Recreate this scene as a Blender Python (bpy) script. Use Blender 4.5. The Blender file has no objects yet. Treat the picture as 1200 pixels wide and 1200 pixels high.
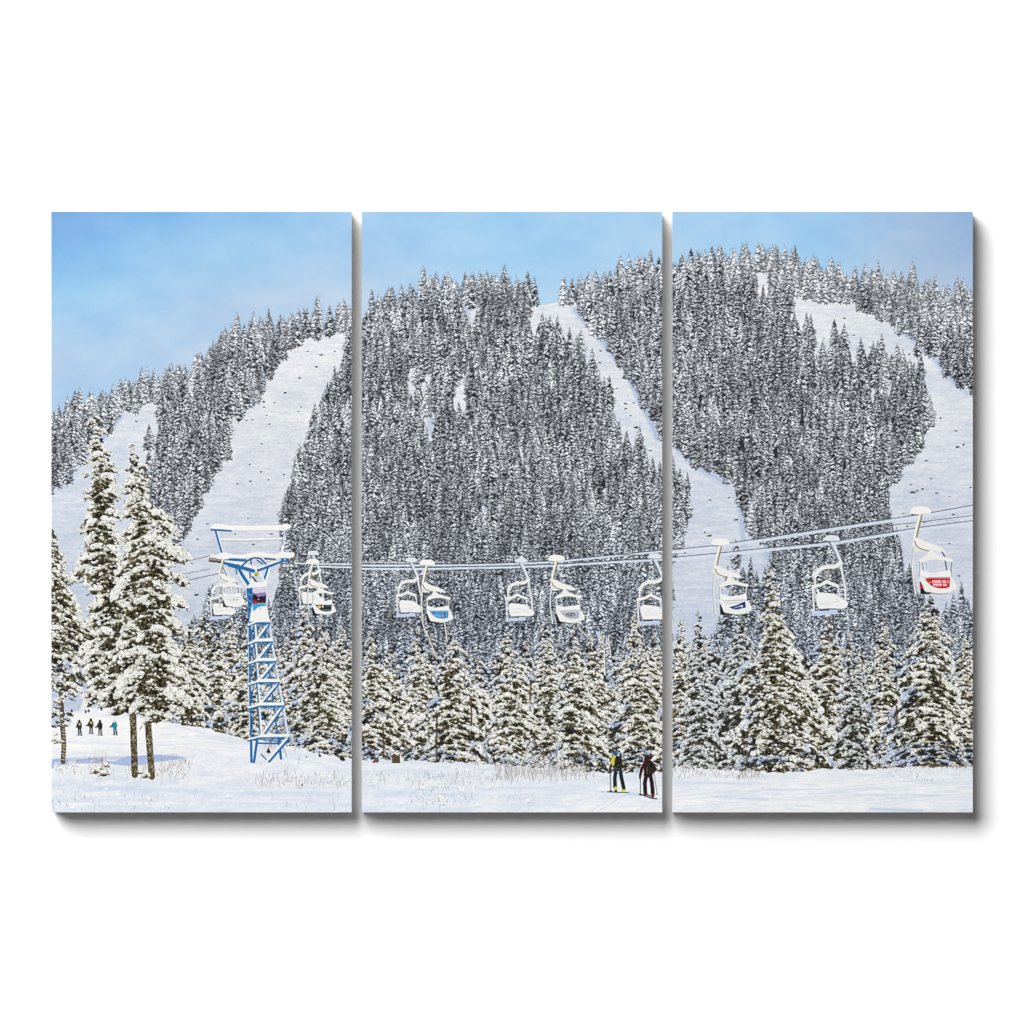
# Three stretched canvas prints hanging on a white wall: one winter ski-lift picture printed across the three.
# The printed picture is flat, as it is in the photograph. It is painted here by code, stroke by stroke, and each printed
# thing (fir tree, lift tower, chair, skier ...) becomes its own piece of the printed surface under its canvas.
import math
import numpy as np

X0, Y0, X1, Y1 = 60.0, 248.0, 1140.0, 952.0      # the picture on the wall, in millimetres of the photograph's frame
S = 1.25                                           # ink cells per millimetre
W, H = int(round((X1 - X0) * S)), int(round((Y1 - Y0) * S))
PANELS = [(60, 412), (424, 776), (788, 1140)]
rng = np.random.default_rng(11)
U = rng.uniform

RGB = np.zeros((H, W, 3), np.float32)
IDS = np.zeros((H, W), np.int32)

# ---------------------------------------------------------------- registry of printed things
ITEMS = [None]
def item(name, label=None, parent=0, group=None, kind=None):
    ITEMS.append(dict(name=name, label=label, parent=parent, group=group, kind=kind))
    return len(ITEMS) - 1

# ---------------------------------------------------------------- ink: every stroke is laid on with soft edges
def lay(ix0, iy0, a, col, idn, thr=0.45):
    h, w = a.shape
    sx0, sy0 = max(0, -ix0), max(0, -iy0)
    ex, ey = min(w, W - ix0), min(h, H - iy0)
    if ex <= sx0 or ey <= sy0: return
    a = a[sy0:ey, sx0:ex]
    R = RGB[iy0 + sy0:iy0 + ey, ix0 + sx0:ix0 + ex]
    if isinstance(col, np.ndarray) and col.ndim == 3: col = col[sy0:ey, sx0:ex]
    R += (np.asarray(col, np.float32) - R) * a[..., None]
    if idn:
        I = IDS[iy0 + sy0:iy0 + ey, ix0 + sx0:ix0 + ex]
        I[a > thr] = idn

def ell(x, y, rx, ry, ang, col, idn=0, a=1.0, soft=1.0):
    cx, cy, rx, ry = (x - X0) * S - .5, (y - Y0) * S - .5, max(rx * S, .35), max(ry * S, .35)
    m = max(rx, ry) + soft + .5
    ix0, ix1, iy0, iy1 = int(cx - m), int(cx + m) + 2, int(cy - m), int(cy + m) + 2
    if ix1 < 0 or iy1 < 0 or ix0 >= W or iy0 >= H: return
    dx = np.arange(ix0, ix1, dtype=np.float32)[None] - cx
    dy = np.arange(iy0, iy1, dtype=np.float32)[:, None] - cy
    c, s = math.cos(ang), math.sin(ang)
    u, v = (dx * c + dy * s) / rx, (dy * c - dx * s) / ry
    q = np.sqrt(u * u + v * v)
    al = np.clip((1 - q) * min(rx, ry) / soft + .5, 0, 1) * a
    lay(ix0, iy0, al, col, idn)

def line(pts, w, col, idn=0, a=1.0, soft=1.0):
    P = [((x - X0) * S - .5, (y - Y0) * S - .5) for x, y in pts]
    r = w * S / 2
    m = r + soft + 1
    ix0, ix1 = int(min(p[0] for p in P) - m), int(max(p[0] for p in P) + m) + 2
    iy0, iy1 = int(min(p[1] for p in P) - m), int(max(p[1] for p in P) + m) + 2
    xx = np.arange(ix0, ix1, dtype=np.float32)[None]; yy = np.arange(iy0, iy1, dtype=np.float32)[:, None]
    d = None
    for (ax, ay), (bx, by) in zip(P[:-1], P[1:]):
        vx, vy = bx - ax, by - ay
        L = vx * vx + vy * vy + 1e-6
        t = np.clip(((xx - ax) * vx + (yy - ay) * vy) / L, 0, 1)
        e = np.hypot(xx - ax - t * vx, yy - ay - t * vy)
        d = e if d is None else np.minimum(d, e)
    al = np.clip((r - d) / soft + .5, 0, 1) * a
    if r < .5: al *= max(r / .5, .3)
    lay(ix0, iy0, al, col, idn, min(.45, .3 if r < .6 else .45))

def pmask(pts, x0, y0, w, h, ss=3):
    """antialiased even-odd coverage of a polygon on the cell window"""
    P = [((x - X0) * S, (y - Y0) * S) for x, y in pts]
    acc = np.zeros((h, w), np.float32)
    for k in range(ss):
        yy = y0 + np.arange(h) + (k + .5) / ss
        for r in range(h):
            y = yy[r]; xs = []
            for (ax, ay), (bx, by) in zip(P, P[1:] + P[:1]):
                if (ay <= y) != (by <= y): xs.append(ax + (y - ay) * (bx - ax) / (by - ay))
            xs.sort()
            for a, b in zip(xs[::2], xs[1::2]):
                a -= x0; b -= x0
                a = min(max(a, 0), w); b = min(max(b, 0), w)
                if b <= a: continue
                ia, ib = int(a), int(b)
                if ia == ib: acc[r, ia] += b - a
                else:
                    acc[r, ia] += 1 - (a - ia)
                    acc[r, ia + 1:ib] += 1
                    if ib < w: acc[r, ib] += b - ib
    return np.clip(acc / ss, 0, 1)

def poly(pts, col, idn=0, a=1.0):
    P = [((x - X0) * S, (y - Y0) * S) for x, y in pts]
    ix0, ix1 = int(math.floor(min(p[0] for p in P))), int(max(p[0] for p in P)) + 2
    iy0, iy1 = int(math.floor(min(p[1] for p in P))), int(max(p[1] for p in P)) + 2
    lay(ix0, iy0, pmask(pts, ix0, iy0, ix1 - ix0, iy1 - iy0) * a, col, idn)

def smooth_pts(pts, n=2):
    for _ in range(n):
        q = []
        for (ax, ay), (bx, by) in zip(pts, pts[1:] + pts[:1]):
            q += [(ax * .75 + bx * .25, ay * .75 + by * .25), (ax * .25 + bx * .75, ay * .25 + by * .75)]
        pts = q
    return pts

def vnoise(sx, sy, seed):
    """smooth value noise over the whole picture; sx, sy = size of a blob in mm"""
    r = np.random.default_rng(seed)
    gw, gh = int((X1 - X0) / sx) + 3, int((Y1 - Y0) / sy) + 3
    g = r.random((gh, gw)).astype(np.float32)
    x = np.arange(W) / S / sx; y = np.arange(H) / S / sy
    xi, yi = x.astype(int), y.astype(int)
    fx, fy = x - xi, y - yi
    fx = fx * fx * (3 - 2 * fx); fy = fy * fy * (3 - 2 * fy)
    a = g[yi][:, xi] * (1 - fx) + g[yi][:, xi + 1] * fx
    b = g[yi + 1][:, xi] * (1 - fx) + g[yi + 1][:, xi + 1] * fx
    return (a * (1 - fy[:, None]) + b * fy[:, None]).astype(np.float32) - .5

def C(*v): return np.array(v, np.float32)
PX = (np.arange(W) + .5) / S + X0
PY = (np.arange(H) + .5) / S + Y0

# ================================================================ 1 the printed sky
sky = item('sky', 'pale blue sky with faint cloud printed over the ridge')
def grid_field(xs, ys, rows):
    rows = np.array(rows, np.float32)
    out = np.zeros((H, W, 3), np.float32)
    for c in range(3):
        tmp = np.array([np.interp(PX, xs, rows[j, :, c]) for j in range(len(ys))])
        for i in range(W): out[:, i, c] = np.interp(PY, ys, tmp[:, i])
    return out
RGB[:] = grid_field([60, 150, 260, 412, 600, 776, 960, 1060, 1140], [248, 300, 350, 420, 500], [
    [(122, 172, 226), (130, 182, 233), (140, 192, 238), (165, 206, 240), (161, 208, 243), (170, 210, 242), (164, 207, 243), (169, 198, 230), (156, 187, 222)],
    [(134, 188, 236), (146, 198, 239), (158, 204, 238), (172, 207, 238), (164, 209, 243), (174, 211, 241), (164, 208, 243), (172, 198, 228), (166, 192, 224)],
    [(154, 204, 241), (166, 208, 240), (180, 208, 235), (187, 211, 236), (180, 215, 243), (188, 213, 239), (166, 209, 243), (184, 205, 230), (186, 205, 229)],
    [(182, 208, 235), (182, 210, 237), (186, 209, 234), (188, 212, 238), (184, 216, 243), (190, 214, 238), (168, 209, 240), (176, 200, 228), (176, 199, 227)],
    [(176, 207, 237), (176, 209, 239), (180, 207, 235), (182, 208, 236), (176, 212, 242), (182, 208, 236), (168, 209, 240), (176, 200, 228), (176, 199, 227)]])
n1 = vnoise(60, 34, 1) + .6 * vnoise(22, 14, 2) + .3 * vnoise(9, 6, 3)
RGB += n1[..., None] * C(14, 8, 2)
IDS[:] = sky

# ================================================================ 2 the snow of the mountain under the trees
slope = item('mountain_slope', 'snow covered mountainside with open ski runs', kind=None)
RIDGE = [(60, 498), (98, 484), (130, 476), (155, 466), (190, 452), (215, 448), (240, 436), (262, 412), (285, 400), (330, 392), (375, 389),
         (405, 384), (424, 384), (450, 366), (480, 360), (520, 346), (570, 345), (610, 347), (628, 358), (640, 357), (655, 354), (668, 354),
         (690, 346), (720, 336), (745, 326), (776, 322), (800, 322), (830, 312), (870, 314), (905, 314), (945, 322), (985, 334),
         (1020, 344), (1060, 350), (1100, 356), (1145, 362)]
ridge_x = [p[0] for p in RIDGE]; ridge_y = [p[1] for p in RIDGE]
ry = np.interp(PX, ridge_x, ridge_y)
m = np.clip((PY[:, None] - ry[None]) * S + .5, 0, 1)
snow = grid_field([60, 250, 330, 700, 900, 1140], [300, 400, 560, 660, 760], [
    [(226, 230, 238)] * 6,
    [(220, 226, 236), (223, 228, 236), (225, 229, 237), (220, 226, 236), (222, 228, 237), (216, 223, 235)],
    [(205, 215, 232), (213, 219, 232), (214, 220, 232), (210, 218, 233), (212, 219, 232), (208, 216, 231)],
    [(197, 208, 227), (204, 212, 227), (204, 212, 227), (201, 210, 228), (202, 211, 228), (203, 211, 228)],
    [(192, 204, 225), (198, 207, 225), (198, 207, 225), (194, 204, 226), (196, 206, 226), (198, 207, 226)]])
t = (vnoise(16, 2.6, 4) * 1.1 + vnoise(5, 1.5, 5) * .9 + vnoise(2.2, 1.2, 6) * .9 + vnoise(40, 20, 7))
snow += t[..., None] * C(15, 12, 7) + C(7, 5, 1)
RGB[:] = RGB * (1 - m[..., None]) + snow * m[..., None]
IDS[m > .5] = slope

# open runs (no trees stand here)
RUNS = [
    [(197, 468), (165, 477), (142, 490), (122, 512), (104, 530), (88, 548), (76, 565), (60, 580), (60, 745), (205, 745), (208, 660),
     (200, 640), (178, 590), (168, 560), (176, 520), (184, 498), (194, 480)],
    [(404, 386), (374, 394), (352, 404), (335, 410), (325, 425), (315, 440), (308, 460), (298, 476), (285, 482), (278, 492), (276, 510),
     (272, 530), (258, 548), (248, 565), (240, 580), (230, 600), (218, 625), (206, 655), (205, 700), (206, 732), (236, 722), (246, 690), (262, 700), (300, 700),
     (326, 700), (332, 650), (332, 610), (335, 580), (345, 545), (351, 520), (358, 500), (366, 485), (376, 458), (388, 436), (399, 420), (405, 400)],
    [(626, 358), (655, 352), (669, 352), (676, 360), (687, 372), (690, 384), (702, 395), (712, 404), (722, 418), (730, 430), (738, 448), (750, 470),
     (762, 492), (772, 512), (790, 520), (802, 526), (812, 545), (830, 552), (846, 566), (866, 572), (868, 600), (869, 625), (890, 632), (908, 640), (904, 660),
     (868, 664), (852, 700), (850, 760), (786, 760), (786, 665), (796, 648), (801, 628), (812, 606), (814, 588), (810, 568), (802, 548), (786, 540),
     (776, 552), (766, 546), (756, 530), (744, 530), (736, 512), (727, 492), (717, 468), (704, 452), (698, 434), (690, 412), (680, 396),
     (664, 404), (652, 392), (640, 374), (631, 384), (624, 404), (619, 384), (620, 366)],
    [(477, 432), (508, 434), (516, 446), (522, 468), (532, 492), (524, 488), (514, 470), (506, 488), (510, 520), (504, 524), (496, 500),
     (487, 482), (480, 458)],
    [(558, 404), (568, 424), (574, 464), (568, 466), (562, 440), (556, 420)],
    [(540, 356), (556, 362), (562, 386), (552, 390), (544, 372)],
    [(636, 424), (642, 430), (642, 450), (636, 446)],
    [(700, 738), (708, 738), (710, 790), (702, 790)],
    [(880, 312), (900, 316), (904, 342), (893, 344), (884, 330)],
    [(926, 344), (945, 346), (965, 351), (990, 353), (1005, 361), (1020, 371), (1034, 374), (1045, 378), (1055, 388), (1065, 397), (1080, 405),
     (1092, 418), (1105, 432), (1112, 444), (1122, 454), (1141, 466), (1141, 720), (1112, 720), (1090, 700), (1074, 690), (1064, 660), (1056, 640), (1046, 606),
     (1038, 582), (1040, 568), (1060, 557), (1077, 545), (1078, 525), (1088, 514), (1092, 496), (1090, 460), (1085, 436), (1078, 428), (1068, 430),
     (1055, 424), (1044, 414), (1030, 408), (1020, 412), (1006, 402), (994, 404), (984, 394), (974, 396), (962, 404), (950, 402), (940, 392), (934, 374)],
]
SN = np.zeros((H, W), bool)
RLAB = ['ski run behind the tall firs at the left edge', 'wide ski run falling behind the lift tower', 'long ski run crossing from the middle to the right canvas', 'small clearing high on the middle slope',
        'narrow clearing beside the long ski run', 'small bright clearing under the ridge', 'tiny clearing in the middle forest', 'strip of snow between the valley firs',
        'bright frosted clearing on the right summit', 'curved ski run down the right side of the mountain']
for r, lb in zip(RUNS, RLAB):
    mm = (pmask(r, 0, 0, W, H, 1) > .5) & (IDS != sky)
    SN |= mm
    IDS[mm] = item('ski_run', lb)
def in_run(x, y):
    i, j = int((y - Y0) * S), int((x - X0) * S)
    if 0 <= i < H: return bool(SN[i, min(max(j, 0), W - 1)])
    return False

# soft blue shade lying on the runs along the tree edges that face left
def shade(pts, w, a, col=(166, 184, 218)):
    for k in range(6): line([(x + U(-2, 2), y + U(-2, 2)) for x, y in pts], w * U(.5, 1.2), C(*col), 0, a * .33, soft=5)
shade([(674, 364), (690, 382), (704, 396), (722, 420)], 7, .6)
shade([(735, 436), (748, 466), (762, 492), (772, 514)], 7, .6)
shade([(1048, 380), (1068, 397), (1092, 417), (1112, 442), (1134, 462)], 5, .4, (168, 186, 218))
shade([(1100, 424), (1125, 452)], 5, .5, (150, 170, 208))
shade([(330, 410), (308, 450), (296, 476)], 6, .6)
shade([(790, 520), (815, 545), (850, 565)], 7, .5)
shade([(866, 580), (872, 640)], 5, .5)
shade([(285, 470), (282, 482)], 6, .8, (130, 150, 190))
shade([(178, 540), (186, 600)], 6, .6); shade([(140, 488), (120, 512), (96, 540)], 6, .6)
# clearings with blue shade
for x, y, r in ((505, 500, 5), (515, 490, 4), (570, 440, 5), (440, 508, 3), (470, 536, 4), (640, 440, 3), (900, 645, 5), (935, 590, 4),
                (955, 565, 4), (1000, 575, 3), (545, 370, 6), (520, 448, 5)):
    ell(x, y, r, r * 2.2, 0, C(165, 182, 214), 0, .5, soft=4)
# rocks and stumps poking out of the snow
def speck(x, y, k=1):
    for _ in range(3): ell(x + U(-1, 1) * k, y + U(-.3, .3), U(.5, 1.2) * k, U(.4, .7) * k, U(-.5, .2), C(70, 72, 78) + U(-15, 25), 0, .9)
for x, y, k in ((361, 412, 1), (376, 416, 1.3), (371, 430, 1.3), (351, 443, 1.4), (333, 460, 1.6), (392, 412, .9), (310, 471, 1.4), (322, 472, 1), (309, 477, 1),
             (289, 493, 1), (296, 492, .9), (312, 487, 1), (315, 497, 1), (307, 520, 1), (293, 544, 1), (306, 553, 1.1), (294, 564, 1.3), (315, 562, 1),
             (278, 567, 1), (333, 556, 1), (350, 482, .9), (353, 477, .9), (700, 441, 1), (712, 444, 1), (718, 456, 1), (723, 455, 1), (740, 450, 1),
             (733, 473, 1.4), (743, 472, 1), (733, 479, 1), (739, 487, 1), (745, 501, 1.8), (762, 528, 1), (764, 539, 1), (700, 490, .8), (704, 411, 1.2),
             (713, 410, .9), (703, 425, 1.2), (794, 523, 1.6), (816, 550, 1.2), (854, 583, 1), (832, 586, .9), (863, 609, 1.6), (825, 624, 1.2), (831, 628, 1.8),
             (803, 648, 1), (989, 373, 1.2), (1066, 415, 1.2), (1020, 407, 1), (1000, 393, 1), (1101, 490, 1.7), (1093, 500, 1), (1120, 505, 1.1), (1122, 524, 1.8),
             (1130, 521, 1.4), (1086, 540, 1.3), (1091, 561, 1), (1069, 577, 2), (1075, 575, 1.4), (1081, 573, 1.4), (1098, 578, 1.2), (1137, 571, 1), (1113, 582, .9),
             (1067, 568, .9), (1059, 602, .9), (1118, 603, 1.2), (1083, 612, 1), (1063, 617, 1), (1124, 675, 1.1), (1112, 637, .9), (85, 563, 1.2), (160, 494, 1),
             (231, 632, 1.2), (243, 614, 1), (240, 560, .9), (230, 697, 1.8), (297, 638, 1.2), (276, 626, .9), (318, 626, 1.3), (291, 607, .8), (222, 540, 0), (160, 584, 1),
             (485, 448, 1.3), (489, 457, 1.2), (499, 448, 1.3), (493, 441, 1.4), (506, 446, 1)):
    if k: speck(x, y, k)
for _ in range(320):
    x, y = U(60, 1140), U(380, 720)
    if in_run(x, y): ell(x, y, U(.3, .8), U(.3, .5), 0, C(120, 128, 145), 0, U(.3, .8))
for _ in range(500):        # wind tracks
    x, y = U(60, 1140), U(350, 740)
    if in_run(x, y):
        L = U(3, 14); s = U(-.35, .1)
        line([(x, y), (x + L, y + L * s)], U(.5, 1.1), C(236, 240, 246) if U() < .5 else C(184, 197, 222), 0, U(.2, .5))

# ================================================================ 3 the conifers of the hillside
def far_sprite(h, w, frost, seed):
    r = np.random.default_rng(seed); u = r.uniform
    hh, ww = int(h * S) + 6, int(w * S * 1.5) + 8
    A = np.zeros((hh, ww), np.float32); K = np.zeros((hh, ww, 3), np.float32); K[:] = (60, 66, 74)
    gx = np.arange(ww, dtype=np.float32)[None]; gy = np.arange(hh, dtype=np.float32)[:, None]
    cx0 = ww / 2 + u(-.5, .5)
    def sp(x, y, rx, ry, ang, col, a):
        c, s = math.cos(ang), math.sin(ang)
        dx, dy = gx - x, gy - y
        q = np.sqrt(((dx * c + dy * s) / rx) ** 2 + ((dy * c - dx * s) / ry) ** 2)
        al = np.clip((1 - q) * min(rx, ry) + .5, 0, 1) * a
        K[:] = K + (np.array(col, np.float32) - K) * al[..., None]
        np.maximum(A, al, out=A) if a > .5 else None
    H0, W0 = h * S, w * S / 2
    dark = np.array([44, 48, 53]) + u(-8, 14)
    # trunk
    sp(cx0, hh - 4, .55, 3.2 * S, 0, (66, 66, 70), .9)
    dark = dark + 44 * frost
    shp = u(.65, 1.0); lob = u(0, 6.28)
    wat = lambda t: W0 * min(1, (t * 1.35 + .02)) ** shp * (1 - .3 * max(0, t - .85) / .15) * (1 + .2 * math.sin(t * 17 + lob))
    n = max(8, int(H0 / 1.6))
    for k in range(n, -1, -1):                      # the dark body
        t = k / n; wd = wat(t)
        sp(cx0 + u(-.5, .5), 2 + t * (H0 - 3), max(wd * u(.85, 1.08), .7), 1.3, u(-.2, .2), dark + u(-12, 14), .95)
    N = int(H0 * W0 * 2 * (.082 + .085 * frost))
    side_dark = u(.1, .5)
    for t in u(0, 1, N) ** .75:
        wd = wat(t); q = u(-1, 1)
        if q > side_dark and u() < .5 - .3 * frost: continue
        x = q * wd * .88; y = 1.5 + t * (H0 - 3) + abs(q) * 1.8
        ang = .75 * q + u(-.7, .7)
        big = .45 + .55 * min(1, t * 3.5)
        rx, ry_ = u(1.4, 2.8) * big, u(1.0, 1.7) * big
        sp(cx0 + x + .7, y + 1.9 * big, rx * 1.0, ry_ * .85, ang, dark + u(-20, 6), .95)
        v = u(200, 254) * u(.92, 1.02) + frost * 20
        if q > side_dark: v *= .8
        v = min(v, 251)
        sp(cx0 + x, y, rx, ry_ * .9, ang, (v * .965, v * .986, min(v * 1.02, 252)), u(.88, 1))
    for k in range(int(3)): sp(cx0 + u(-.3, .3), 1 + k * 1.2, .45, .9, 0, (140 + 60 * frost, 148 + 60 * frost, 158 + 60 * frost), .75)
    return A, K

LIB = {}
for fr in (0, 1):
    for cl, (h, w) in enumerate(((24, 8.5), (31, 10.5), (39, 12.5), (47, 14))):
        LIB[fr, cl] = [far_sprite(h * U(.8, 1.15), w * U(.75, 1.2), fr * .9 + U(0, .25), 100 + fr * 500 + cl * 60 + k) for k in range(26)]
FARSTUFF = item('hillside_forest', 'dense snow dusted conifer forest covering the mountain', kind='stuff')
FAR = []
def put_far(x, y, frost, cl, tone=1.0, fl=None):
    A, K = LIB[1 if U() < frost else 0, cl][int(U(0, 26))]
    if U() < .5: A, K = A[:, ::-1], K[:, ::-1]
    h, w = A.shape
    idn = item('conifer', None)
    FAR.append(idn)
    hz = min(1, max(0, (y - 600) / 160))
    K2 = K * tone; K2 = K2 * C(1 - .03 * hz, 1 - .01 * hz, 1 + .02 * hz)
    lay(int(round((x - X0) * S - w / 2)), int(round((y - Y0) * S - h + 2)), A, K2.astype(np.float32), idn, .4)
rows = []
y = 322.0
while y < 812:
    step = 7.0
    x = 56 + U(0, 6)
    while x < 1146:
        rows.append((x + U(-2.4, 2.4), y + U(-2.6, 2.6)))
        x += 8.8
    y += step
dens = vnoise(24, 30, 40)
rows.sort(key=lambda p: p[1])
frs = []
for x, y in rows:
    top = np.interp(x, ridge_x, ridge_y)
    if y < top + 2: continue
    dr = y - top
    cl = int(np.clip(1 + (U() < .5) + (y > 560) * (U() < .4) - (U() < .25) , 0, 3))
    if dr < 34: cl = 0 if U() < .4 else 1
    if x > 895 and dr < 50: cl = int(U(0, 2))
    h = (21, 27, 34, 40)[cl]
    ok = True
    for f in (0, .3, .55, .78):
        if in_run(x + U(-2.6, 2.6), y - 6 - h * f + U(-2, 2)): ok = False; break
    if not ok and 424 < x < 600 and U() < .36: ok = True
    if not ok: continue
    i, j = int(min(max((y - Y0) * S, 0), H - 1)), int(min(max((x - X0) * S, 0), W - 1))
    if dens[i, j] < -.36 and y < 640 and dr > 60: continue
    if U() < .12: continue
    if x > 786 and x < 905 and y > 665 and y < 800 and U() < .55: continue
    frost = .12 + .75 * max(0, 1 - dr / 42)
    if x > 850 and dr < 48: frost = .95
    if 424 < x < 640 and dr < 70: frost = max(frost, .38)
    tone = 1 + dens[i, j] * .3 + U(-.14, .12)
    frs.append((x, y, frost, cl, tone))
# extra trees standing singly or in spurs on the runs, and the skyline row
for x, y, cl in ((636, 404, 1), (645, 398, 1), (632, 412, 1), (654, 414, 2), (660, 420, 1), (675, 424, 1), (681, 420, 2), (668, 430, 2), (640, 418, 2),
                 (714, 480, 2), (708, 476, 1), (749, 540, 2), (746, 550, 1), (754, 552, 1), (902, 695, 2), (853, 690, 0), (862, 668, 1), (944, 400, 1), (950, 412, 2),
                 (990, 412, 1), (977, 406, 1), (1008, 426, 1), (1033, 424, 1), (1052, 430, 1), (1079, 448, 1), (1022, 436, 1), (1030, 440, 2), (1040, 442, 1), (1046, 448, 2), (1058, 446, 1), (1066, 452, 1), (1072, 458, 2), (1036, 458, 2), (1052, 460, 2), (1024, 456, 2), (1012, 440, 1), (1062, 466, 2), (500, 490, 2), (515, 492, 2),
                 (1126, 728, 2), (1134, 736, 2), (1118, 742, 2), (1110, 740, 1), (842, 760, 2), (850, 748, 2), (175, 530, 2), (188, 500, 2),
                 (250, 716, 2), (246, 724, 2), (258, 740, 3), (242, 738, 2), (868, 740, 2), (884, 740, 2), (864, 756, 3), (1076, 420, 0)):
    frs.append((x, y, .2, cl, 1.0))
SKYL = [(62, 515), (70, 512), (78, 508), (99, 497), (103, 498), (117, 490), (127, 488), (133, 489), (140, 486), (152, 478), (158, 480), (165, 476), (172, 474), (180, 472),
        (191, 464), (202, 462), (208, 462), (213, 464), (222, 458), (230, 454), (236, 452), (244, 444), (252, 434), (262, 424), (270, 414), (277, 410), (285, 408), (297, 404), (304, 404), (311, 400), (320, 402),
        (328, 398), (334, 400), (340, 402), (350, 398), (360, 396), (366, 396), (374, 392), (386, 390), (396, 386), (401, 386), (408, 390), (427, 384), (436, 380), (446, 380), (456, 370),
        (470, 372), (478, 372), (486, 374), (494, 356), (504, 354), (512, 354), (520, 358), (528, 352), (537, 356), (545, 356), (552, 356), (560, 352), (568, 350), (578, 352), (590, 354), (600, 350),
        (606, 352), (612, 352), (620, 356), (627, 358), (673, 356), (681, 350), (690, 348), (700, 348), (708, 348), (716, 342), (722, 342), (729, 332), (738, 332), (746, 330), (755, 326), (765, 328),
        (773, 328), (791, 330), (800, 326), (810, 330), (821, 318), (833, 316), (840, 320), (846, 318), (856, 320), (866, 318), (875, 318), (884, 318), (893, 314), (900, 318), (906, 316), (911, 318), (920, 320),
        (928, 324), (935, 322), (944, 326), (951, 328), (959, 328), (966, 332), (972, 332), (979, 336), (985, 336), (993, 342), (1002, 344), (1013, 344), (1020, 348), (1028, 350), (1036, 350), (1044, 350),
        (1054, 350), (1062, 352), (1070, 352), (1080, 354), (1088, 354), (1098, 358), (1106, 360), (1112, 362), (1122, 360), (1130, 364), (1138, 366)]
for x, y in SKYL:
    frs.append((x + U(-2, 2), y + U(-3, 7), 1.0 if x > 850 else .75, int(U(0, 2.7)), 1.0))
frs.sort(key=lambda p: p[1])
for a in frs: put_far(*a)
# dark hollows between the trees
for x, y, rx, r2 in ((706, 566, 3.5, 7), (591, 557, 3, 3), (870, 520, 3, 10), (908, 530, 3, 10), (940, 490, 3, 14), (820, 470, 2, 12), (990, 545, 2, 10), (880, 450, 3, 8), (560, 640, 3, 5), (668, 630, 3, 6)):
    for _ in range(7): ell(x + U(-1, 1) * rx * .6, y + U(-1, 1) * r2 * .6, rx * U(.3, .6), r2 * U(.2, .4), U(-.3, .3), C(36, 40, 50) + U(0, 14), 0, .8)

# ================================================================ 4 cables running behind the lift
CLAB = iter(['thin rear cable behind the tall firs', 'thin rear cable below the topmost one left of the tower', 'lowest rear cable left of the tower', None, None, None,
             'upper snow crusted haul cable', 'lower snow crusted haul cable', None, 'upper snow crusted haul cable rising to the right edge', 'lower snow crusted haul cable rising to the right edge',
             'thin middle cable at the right edge', 'thin dark cable stay'])
def cab_(): return item('lift_cable', next(CLAB, None))
cab = 0
def cable(pts, snow_w=0, below=1.9, dark=(94, 98, 108), w=1.0, a=.95):
    cab = cab_()
    if snow_w: line([(x, y + below) for x, y in pts], snow_w, C(218, 226, 240), cab, .95)
    line(pts, w, C(*dark), cab, a)
cable([(60, 687), (105, 681), (150, 673), (200, 662), (252, 650)], 0, w=.8)
cable([(196, 676), (246, 667)], 0, w=.7); cable([(196, 685), (262, 671)], 0, w=.9)
line([(345, 660), (365, 661), (424, 661.5)], 1.6, C(222, 229, 240), cab_())
line([(365, 663.6), (412, 665), (424, 665)], 1.6, C(222, 229, 240), cab_())
line([(365, 662), (424, 663.4)], .8, C(120, 126, 140), cab_())
cable([(424, 661), (500, 661), (560, 660.5), (610, 659), (655, 656.5), (700, 652), (740, 648), (776, 644.5), (790, 643)], 2.2, 1.7)
cable([(424, 664.8), (500, 665), (600, 663), (655, 661), (720, 657), (776, 654), (790, 652.5)], 2.4, 1.8)
line([(424, 659), (520, 659)], 1.0, C(214, 222, 236), cab_())
cable([(786, 644.5), (838, 639), (900, 629.5), (960, 620), (1020, 611), (1078, 603), (1140, 592)], 3.6, 2.8)
cable([(786, 653.5), (843, 648), (900, 642), (975, 634.5), (1040, 624), (1078, 618), (1141, 610)], 3.4, 2.6)
line([(1040, 616), (1080, 611.5), (1140, 604)], .9, C(110, 114, 126), cab_())
line([(700, 649), (745, 650.5), (770, 652)], 1.2, C(60, 64, 74), cab_(), .6)

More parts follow.
